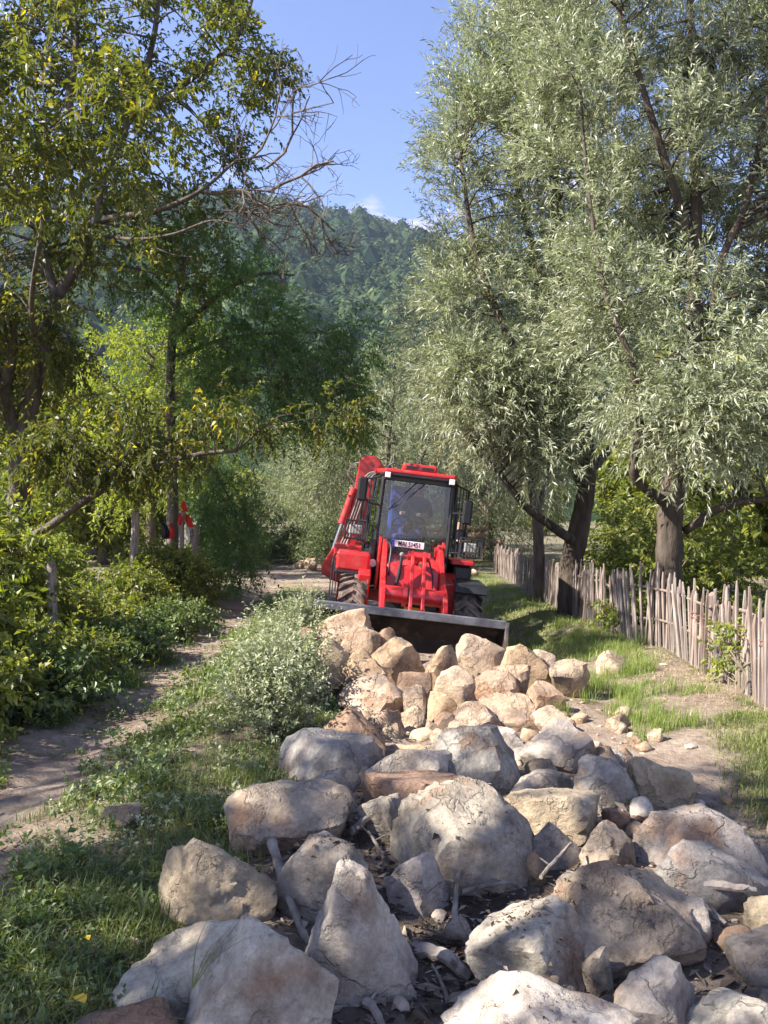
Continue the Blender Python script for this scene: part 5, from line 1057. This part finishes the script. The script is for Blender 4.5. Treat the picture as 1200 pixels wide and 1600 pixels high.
def loader():
    T = empty('backhoe_loader', (0.27, 11.35, -0.47), (R(0.6), R(6.7), R(1.6)))
    red, blk = MAT['red'], MAT['black']
    for (x, y, s) in ((-.83, 0, -1), (.83, 0, 1), (-.83, 2.35, -1), (.83, 2.35, 1)): wheel(T, x, y, s)
    MB().box((0, 1.3, .66), (.74, 3.6, .36)).build('chassis', blk, T, .02)
    MB().box((0, 0, .53), (1.36, .22, .2)).build('front_axle', red, T, .02)
    MB().box((0, 2.35, .53), (1.36, .22, .2)).build('rear_axle', red, T, .02)
    # bonnet
    mb = MB(); mb.prism([(-.42, .62), (-.46, 1.0), (-.36, 1.30), (.70, 1.40), (.70, .62)], 'x', -.40, .38); hd = mb.build('bonnet', red, T, .03)
    MB().box((-.01, -.47, .80), (.62, .03, .30)).build('front_panel', red, hd, .012)
    MB().box((.06, -.492, .70), (.30, .02, .07)).build('warning_sticker', MAT['orange'], hd)
    for s in (-1, 1):
        MB().prism([(-.15, .60), (-.2, 1.1), (.6, 1.2), (.6, .6)], 'x', s * .60 - .16 - (.02 if s < 0 else 0), s * .60 + (.0 if s < 0 else .1)).build('side_panel', red, T, .02)
    # side boxes over the wheels and mudguards
    MB().box((-.88, .45, 1.23), (.50, .60, .28)).build('tool_box', red, T, .035)
    MB().box((-.88, .44, 1.07), (.52, .66, .05)).build('mudguard', blk, T, .015)
    mb = MB(); mb.prism([(-.42, 1.02), (-.32, 1.13), (.45, 1.15), (.60, .95), (.57, .93), (.43, 1.12), (-.31, 1.10), (-.40, 1.0)], 'x', .62, 1.08); mb.build('mudguard', blk, T, .006)
    MB().box((.80, .75, 1.38), (.36, .60, .08)).build('side_deck', red, T, .02)
    mb = MB(); mb.prism([(.62, .95), (.62, 1.34), (1.2, 1.36), (1.3, .95)], 'x', .68, .98); mb.build('fuel_tank', blk, T, .05)
    # loader arms, cross tube, linkage
    for x in (-.43, .41):
        mb = MB(); mb.prism([(.42, 1.62), (.52, 1.52), (.40, 1.30), (-.62, .86), (-.98, .80), (-1.62, .30), (-1.74, .34), (-1.66, .50), (-1.06, 1.02), (-.66, 1.12), (.20, 1.60)], 'x', x - .035, x + .035); a = mb.build('loader_arm', red, T, .012)
        MB().cyl((x - .07, .40, 1.50), (x + .07, .40, 1.50), .075, 18).build('pivot_pin', red, a, shade=True)
        MB().cyl((x - .06, -1.66, .38), (x + .06, -1.66, .38), .055, 14).build('pivot_pin', MAT['steel'], a, shade=True)
        sx = x + (.10 if x < 0 else -.10)
        MB().cyl((sx, .30, .92), (sx, -.50, .90), .055, 14).build('lift_cylinder', red, a, shade=True); MB().cyl((sx, -.48, .90), (sx, -.9, .92), .03, 12).build('piston_rod', MAT['chrome'], a, shade=True)
        mb = MB(); mb.prism([(.30, .85), (.30, 1.58), (.56, 1.66), (.70, 1.5), (.70, .85)], 'x', x - .09 if x < 0 else x + .045, x - .045 if x < 0 else x + .09); mb.build('loader_tower', red, T, .012)
    MB().cyl((-.40, -.92, .94), (.38, -.92, .94), .115, 24).build('cross_tube', red, T, shade=True)
    for x in (-.05, .115):
        mb = MB(); mb.prism([(-.62, 1.46), (-.54, 1.54), (-.46, 1.48), (-.50, 1.34), (-.88, 1.02), (-1.12, .62), (-1.22, .60), (-1.26, .70), (-1.06, 1.02), (-.80, 1.24)], 'x', x - .025, x + .025); mb.build('rocker_link', red, T, .01)
    MB().cyl((-.12, -.54, 1.46), (.19, -.54, 1.46), .065, 18).build('rocker_pin', red, T, shade=True)
    MB().cyl((-.16, -.92, .94), (-.10, -.92, .94), .16, 20).build('tube_collar', red, T, shade=True)
    MB().cyl((.03, -.52, 1.45), (.03, .10, 1.30), .05, 14).build('tilt_cylinder', red, T, shade=True)
    mb = MB(); mb.tube([(-.20, -.48, 1.44), (-.21, -.50, 1.2), (-.24, -.52, 1.02)], [.022, .03, .018], 10); g = mb.build('gas_strut', blk, T, shade=True); MB().ball((-.20, -.49, 1.46), .035).build('strut_cap', MAT['hose'], g, shade=True)
    for (pts, r) in [([(-.44, -.1, 1.62), (-.36, -.32, 1.55), (-.36, -.45, 1.30), (-.35, -.45, 1.15)], .014), ([(.2, -.45, 1.40), (.26, -.55, 1.2), (.24, -.9, 1.08)], .012)]:
        MB().tube([tuple(q) for q in curve(pts, 5)], r, 7).build('hose', blk, T, shade=True)
    # bucket
    W0, W1 = -1.36, 1.03; prof = [(-2.16, .86), (-1.98, .84), (-1.80, .72), (-1.70, .52), (-1.72, .30), (-1.86, .14), (-2.10, .06), (-2.62, .03)]
    out_ = [(p[0] + .03 * math.cos(i * .45 + .3), p[1] + .03 * (1 if i < 2 else 0) - (.03 if i > 4 else 0)) for i, p in enumerate(prof)]
    mb = MB(); mb.prism(prof + out_[::-1], 'x', W0, W1); bk = mb.build('bucket', MAT['bucket'], T)
    for (a, b, nm) in ((W0 - .035, W0 - .002, 'side_plate'), (W1 + .002, W1 + .035, 'side_plate')):
        mb = MB(); mb.prism([(-2.20, .89), (-1.96, .89), (-1.76, .76), (-1.66, .52), (-1.69, .27), (-1.84, .09), (-2.62, .0), (-2.66, .06)], 'x', a, b); s = mb.build(nm, MAT['bucket'], bk, .005)
        MB().box(((a + b) / 2, -2.215, .80), (.04, .03, .2)).build('wear_strip', MAT['steel'], s, .004)
    MB().box((-.165, -2.19, .865), (2.39, .05, .10)).build('top_rail', MAT['steel'], bk, .01)
    MB().box((-.165, -2.60, .035), (2.39, .2, .03)).build('cutting_edge', MAT['steel'], bk, .004)
    for x in (-.43, -.05, .115, .41): MB().prism([(-1.655, .30), (-1.54, .32), (-1.54, .46), (-1.10, .70), (-1.18, .78), (-1.655, .56)] if abs(x) < .2 else [(-1.655, .30), (-1.54, .34), (-1.56, .46), (-1.655, .5)], 'x', x - .06, x - .04).build('hinge_plate', red, bk, .004)
    # ---------------- cab
    cb = empty('cab', (0.0, 0, 0)); cb.parent = T
    fl, fr, fy = -.57, .57, .76; z0, z1 = 1.50, 2.60; sl, sr, sy = -.74, .74, 1.35; rl, rr, ry = -.66, .66, 2.15
    MB().prism([(fl, fy), (sl, sy), (rl, ry), (rr, ry), (sr, sy), (fr, fy)], 'z', .98, 1.40).build('cab_base', blk, cb, .02)
    MB().box((0, fy - .03, 1.425), (1.02, .05, .09)).build('windscreen_sill', blk, cb, .01)
    MB().box((0, fy - .01, 2.575), (1.10, .07, .09)).build('windscreen_header', blk, cb, .01)
    for (a, b, w) in (((fl, fy), (-.55, .80), .036), ((fr, fy), (.55, .80), .036), ((sl, sy), (-.66, 1.30), .03), ((sr, sy), (.66, 1.30), .03), ((rl, ry), (-.60, 2.05), .04), ((rr, ry), (.60, 2.05), .04)):
        mb = MB(); mb.tube([(a[0], a[1], 1.2), (a[0], a[1], 1.7), (b[0], b[1], 2.62)], w, 8); mb.build('pillar', blk, cb, shade=True)
    mb = MB(); mb.add([(-.535, fy - .002, 1.47), (.535, fy - .002, 1.47), (.515, .785, 2.535), (-.515, .785, 2.535), (-.535, fy + .006, 1.47), (.535, fy + .006, 1.47), (.515, .793, 2.535), (-.515, .793, 2.535)], [(0, 1, 2, 3), (7, 6, 5, 4), (0, 4, 5, 1), (1, 5, 6, 2), (2, 6, 7, 3), (3, 7, 4, 0)]); ws = mb.build('windscreen', MAT['glass'], cb)
    for s in (-1, 1):
        mb = MB(); mb.add([(s * .58, fy + .04, 1.5), (s * .735, sy - .03, 1.5), (s * .655, sy - .08, 2.58), (s * .56, .84, 2.58)], [(0, 1, 2, 3)]); mb.build('side_window', MAT['glass'], cb)
        mb = MB(); mb.add([(s * .735, sy + .03, 1.5), (s * .67, ry - .04, 1.5), (s * .61, 2.0, 2.58), (s * .655, sy, 2.58)], [(0, 1, 2, 3)]); mb.build('side_window', MAT['glass'], cb)
    mb = MB(); mb.add([(-.62, ry, 1.5), (.62, ry, 1.5), (.58, 2.05, 2.56), (-.58, 2.05, 2.56)], [(0, 1, 2, 3)]); mb.build('rear_window', MAT['glass'], cb)
    mb = MB(); mb.prism([(-.56, .60), (.56, .60), (.70, 1.3), (.66, 2.2), (-.66, 2.2), (-.70, 1.3)], 'z', 2.63, 2.71); rf = mb.build('roof', red, cb, .03)
    MB().prism([(-.57, .585), (.57, .585), (.62, .9), (-.62, .9)], 'z', 2.60, 2.64).build('roof_trim', blk, rf, .01)
    ac = MB().prism([(-.28, .80), (.28, .80), (.25, 1.6), (-.25, 1.6)], 'z', 2.705, 2.83).build('air_unit', red, rf, .035)
    for s in (-1, 1): MB().box((s * .125, .795, 2.765), (.19, .02, .05)).build('vent', blk, ac, .004)
    for s in (-1, 1):
        b = MB().box((s * .50, .56, 2.60), (.10, .07, .10)).build('work_lamp', blk, rf, .01); MB().box((s * .50, .522, 2.60), (.085, .015, .085)).build('lens', MAT['lamp'], b, .008)
    # wipers, plate
    MB().tube([(-.02, .74, 2.55), (-.28, .735, 2.25), (-.42, .735, 2.06)], .011, 6).build('wiper', blk, cb); MB().tube([(.10, .735, 2.52), (-.14, .73, 2.28), (-.36, .73, 2.1)], .009, 6).build('wiper', blk, cb)
    pl = MB().box((-.05, .735, 1.555), (.50, .008, .105)).build('number_plate', MAT['plate_white'], cb, .004); MB().box((-.29, .729, 1.555), (.032, .006, .10)).build('blue_band', MAT['plate_blue'], pl)
    cu = bpy.data.curves.new('plate_text', 'FONT'); cu.body = 'MAI 51451'; cu.size = .108; cu.align_x = 'CENTER'; cu.align_y = 'CENTER'; cu.extrude = .001; cu.offset = .0012
    to = bpy.data.objects.new('plate_text', cu); C.objects.link(to); dg = bpy.context.evaluated_depsgraph_get(); dg.update(); tm = bpy.data.meshes.new_from_object(to.evaluated_get(dg)); bpy.data.objects.remove(to)
    tm.materials.clear(); tm.materials.append(MAT['plate_black']); t2 = bpy.data.objects.new('lettering', tm); C.objects.link(t2); t2.parent = pl; t2.location = (-.035, .728, 1.555); t2.rotation_euler = (R(90), 0, 0); t2.scale = (.74, 1, 1)
    # side guards: vertical bars in a frame, mirrors, caged lamps
    for s in (-1, 1):
        g = MB().tube([(s * .60, .80, 1.50), (s * .86, 1.0, 1.50), (s * .84, 1.0, 2.50), (s * .60, .82, 2.58)], .02, 6).build('side_guard', blk, cb, shade=True)
        for k in range(4):
            t = (k + .6) / 4.4; MB().cyl((s * (.60 + .26 * t), .80 + .2 * t, 1.50), (s * (.60 + .24 * t), .82 + .18 * t, 2.54), .011, 6).build('guard_bar', blk, g)
        for z in (1.85, 2.2): MB().cyl((s * .60, .80, z), (s * .85, 1.0, z), .009, 6).build('guard_bar', blk, g)
        ma = MB().tube([(s * .58, .74, 2.12), (s * .75, .66, 2.14), (s * .86, .64, 2.28)], .014, 6).build('mirror_arm', blk, cb, shade=True)
        MB().box((s * (.87 if s < 0 else .80), .62, 2.34 if s < 0 else 2.16), (.15, .07, .38)).build('mirror', MAT['mirror'], ma, .03)
        cx, cz = s * .90, (1.70 if s < 0 else 1.62)
        la = MB().tube([(s * .60, .72, 1.50), (s * .74, .62, 1.52), (cx, .58, 1.58)], .015, 6).build('lamp_arm', blk, cb, shade=True)
        fmb = MB()
        for (a, b) in (((-.16, -.14), (.16, -.14)), ((.16, -.14), (.16, .14)), ((.16, .14), (-.16, .14)), ((-.16, .14), (-.16, -.14))):
            for yy in (.46, .60): fmb.cyl((cx + a[0], yy, cz + a[1]), (cx + b[0], yy, cz + b[1]), .014, 6)
        for a in (-.16, .16):
            for b in (-.14, .14): fmb.cyl((cx + a, .46, cz + b), (cx + a, .60, cz + b), .012, 6)
        cg = fmb.build('lamp_cage', blk, la)
        for k in range(6): MB().cyl((cx - .115 + .046 * k, .455, cz - .14), (cx - .115 + .046 * k, .455, cz + .14), .0065, 5).build('cage_bar', blk, cg)
        MB().box((cx, .56, cz), (.20, .07, .15)).build('head_lamp', MAT['lamp_grey'], la, .02)
    MB().tube([(-.58, .56, 1.22), (-.58, .52, 1.22)], .06, 16).build('side_lamp', MAT['lamp'], cb, shade=True)
    MB().box((-.60, .66, 1.22), (.12, .16, .72)).build('steering_column_cover', blk, cb, .03)
    MB().tube([tuple(q) for q in curve([(.44, .85, 2.5), (.46, .86, 2.3), (.48, .86, 2.0), (.40, .9, 1.75)], 5)], .012, 6).build('grab_handle', blk, cb, shade=True)
    # interior
    st = MB().box((.04, 1.55, 1.72), (.48, .46, .14)).build('seat', MAT['blue'], cb, .05); MB().box((-.10, 1.86, 2.02), (.56, .12, .92)).build('reflection_backrest', MAT['blue'], st, .06)  # tall blue back paints in the sky reflection of the glass
    w = MB(); w.tube([(-.14 + .19 * math.cos(a), 1.10 + .10 * math.sin(a), 1.83 + .14 * math.sin(a)) for a in np.linspace(0, 2 * math.pi, 25)], .015, 6); w.cyl((-.14, 1.12, 1.83), (-.14, .95, 1.5), .03, 8); w.cyl((-.33, 1.10, 1.83), (.05, 1.10, 1.83), .012, 6); w.build('steering_wheel', blk, cb, shade=True)
    MB().box((-.12, .98, 1.60), (.40, .24, .22)).build('dashboard', MAT['blue'], cb, .06)
    # ---------------- backhoe behind the cab
    bh = empty('backhoe', (0, 0, 0)); bh.parent = T
    MB().box((-.2, 2.95, .85), (2.2, .18, .42)).build('rear_frame', red, bh, .02)
    A = np.array([-1.10, 3.15, 1.02]); B = np.array([-.78, 3.0, 2.98])
    def along(t, o=0): return A + (B - A) * t + np.array([o * 1.1, 0, -o * .2])
    def plate(pts, y0, y1): mb = MB(); mb.prism([(float(along(t, o)[0]), float(along(t, o)[2])) for t, o in pts], 'y', y0, y1); return mb
    bm_ = plate([(0, -.12), (0.05, .16), (.45, .30), (.80, .27), (.95, .24), (1.02, .10), (1.0, -.10), (.94, -.17), (.5, -.10), (.1, -.14)], 2.82, 3.15).build('boom', red, bh, .02)
    for (t, o) in ((.95, -.02), (.95, .14), (.83, .05), (.76, .03)): q = along(t, o); MB().cyl((q[0], 2.80, q[2]), (q[0], 2.83, q[2]), .035, 12).build('pin', MAT['steel'] if t < .9 else red, bm_, shade=True)
    q0, q1, q2 = along(.02, -.20), along(.33, -.17), along(.68, -.13)
    MB().cyl((q1[0], 2.80, q1[2]), (q2[0], 2.80, q2[2]), .07, 16).build('boom_cylinder', red, bh, shade=True); MB().cyl((q0[0], 2.80, q0[2]), (q1[0], 2.80, q1[2]), .032, 12).build('piston_rod', MAT['chrome'], bh, shade=True)
    mb = plate([(-.08, -.30), (.10, -.20), (.16, .10), (.08, .42), (-.12, .40), (-.20, .0), (-.16, -.26)], 2.70, 2.95); sw = mb.build('swing_bracket', red, bh, .02)
    for o in (-.2, .2): q = along(-.04, o); MB().cyl((q[0], 2.66, q[2]), (q[0], 2.99, q[2]), .06, 14).build('pivot_pin', red, sw, shade=True)
    for k, (o, r) in enumerate(((-.04, .012), (.0, .010), (.045, .012))):
        MB().tube([tuple(q) for q in curve([along(-.1, o - .05) + [-.02, -.55, -.55 + .1 * k], along(.0, o - .1) + [0, -.5, .02], along(.2, o - .04) + [0, -.36, 0], along(.5, o) + [0, -.36, 0], along(.8, o + .04) + [0, -.36, .02], along(.88, o + .25) + [0, -.3, .04]], 6)], r, 7).build('hose', MAT['hose'], bh, shade=True)
    MB().tube([tuple(q) for q in curve([along(.93, .26) + [0, -.12, 0], along(1.02, .40), along(.95, .52), along(.80, .42)], 6)], .016, 7).build('hose', MAT['hose'], bh, shade=True)
    MB().tube([tuple(q) for q in curve([along(.72, -.14), along(.80, -.30), along(.90, -.24), along(.93, -.12)], 6)], .014, 7).build('hose', MAT['hose'], bh, shade=True)
    mb = MB(); mb.prism([(3.0, 2.85), (3.35, 2.85), (3.6, 1.5), (3.5, 1.1), (3.3, 1.1), (3.15, 1.8)], 'x', -.70, -.48); mb.build('dipper_arm', red, bh, .02)
    mb = MB(); mb.prism([(3.25, 1.15), (3.75, 1.05), (3.95, .65), (3.7, .4), (3.3, .55), (3.5, .8)], 'x', -.88, -.30); mb.build('digging_bucket', MAT['bucket'], bh, .01)
    for k in range(3): q = along(.30 + .13 * k, .12); MB().cyl((q[0], 2.74, q[2]), (q[0], 2.83, q[2]), .03, 10).build('hose_clamp', red, bm_, shade=True)
    mb = MB(); mb.box((-1.0, 2.6, 1.25), (.5, .5, .2)); mb.build('valve_block', red, bh, .02)
    for s in (-1, 1): m = MB(); m.box((s * .95 - .1, 2.95, .55), (.16, .16, 1.0)); m.build('stabiliser', red, bh, .02)
    tag(T, 'red backhoe loader tilting sideways, its dark bucket behind the tan boulders', 'loader')
    # ---------------- driver, a thing of his own
    J = [(0, 0, .10, (.15, .13)), (0, .03, .30, (.15, .11)), (0, .04, .50, (.17, .11)), (0, .02, .62, (.065, .065)), (0, 0, .70, (.075, .085)), (0, 0, .79, (.078, .09)), (0, .01, .85, (.055, .07)),
         (.19, .03, .52, (.058, .058)), (.25, -.10, .32, (.047, .047)), (.10, -.34, .30, (.035, .035)), (.05, -.42, .32, (.036, .028)),
         (-.19, .03, .52, (.058, .058)), (-.26, -.10, .32, (.047, .047)), (-.22, -.34, .30, (.035, .035)), (-.2, -.42, .32, (.036, .028)),
         (.11, -.08, .07, (.085, .085)), (.15, -.42, .08, (.065, .065)), (.15, -.46, -.22, (.05, .05)), (-.11, -.08, .07, (.085, .085)), (-.15, -.42, .08, (.065, .065)), (-.15, -.46, -.22, (.05, .05))]
    E = [(0, 1), (1, 2), (2, 3), (3, 4), (4, 5), (5, 6), (2, 7), (7, 8), (8, 9), (9, 10), (2, 11), (11, 12), (12, 13), (13, 14), (0, 15), (15, 16), (16, 17), (0, 18), (18, 19), (19, 20)]
    mw = Matrix.LocRotScale(T.location, T.rotation_euler, None)
    dv = skin_body('person', J, E, [MAT['navy'], MAT['trousers'], MAT['skin']], lambda c: 2 if (c.z > .61 or (c.y < -.24 and c.z > .2)) else 0 if c.z > .17 else 1)
    dv.matrix_world = mw @ Matrix.Translation((.08, 1.62, 1.72)) @ Matrix.Rotation(R(-6), 4, 'Z')
    c = MB(); c.ball((0, .01, .85), .098, 12, 8, (.92, 1.05, .62)); c.box((0, -.12, .835), (.15, .12, .015)); c.build('cap', MAT['navy'], dv, shade=True)
    f = MB(); f.ball((0, -.10, .745), .017, 6, 5); f.build('nose', MAT['skin'], dv, shade=True)
    for s in (-1, 1): e = MB(); e.ball((s * .085, 0, .75), .022, 6, 5, (.5, 1, 1.3)); e.build('ear', MAT['skin'], dv, shade=True); e = MB(); e.ball((s * .032, -.088, .772), .011, 6, 5); e.build('eye', MAT['hair'], dv)
    for (hx, sg) in ((.05, 1), (-.2, -1)):
        for k in range(4): m = MB(); m.tube([(hx - .024 + .016 * k, -.43, .335), (hx - .024 + .016 * k, -.475, .325), (hx - .024 + .016 * k, -.47, .295)], [.010, .009, .007], 6); m.build('finger', MAT['skin'], dv, shade=True)
    tag(dv, 'person in dark clothes and cap driving, seated behind the loader windscreen', 'person')
loader()

# ------------------------------------------------------------------ haze of the valley air
def haze():
    mb = MB(); mb.box((0, 450, 160), (1900, 1500, 330)); m, N, L = new_mat('haze'); out = N('ShaderNodeOutputMaterial'); v = N('ShaderNodeVolumePrincipled')
    v.inputs['Color'].default_value = (0.55, 0.70, 1.0, 1); v.inputs['Density'].default_value = 0.00015; v.inputs['Anisotropy'].default_value = 0.2; L(v.outputs[0], out.inputs['Volume'])
    tag(mb.build('haze', m), 'thin blue haze of the valley air', 'haze', kind='stuff')
haze()
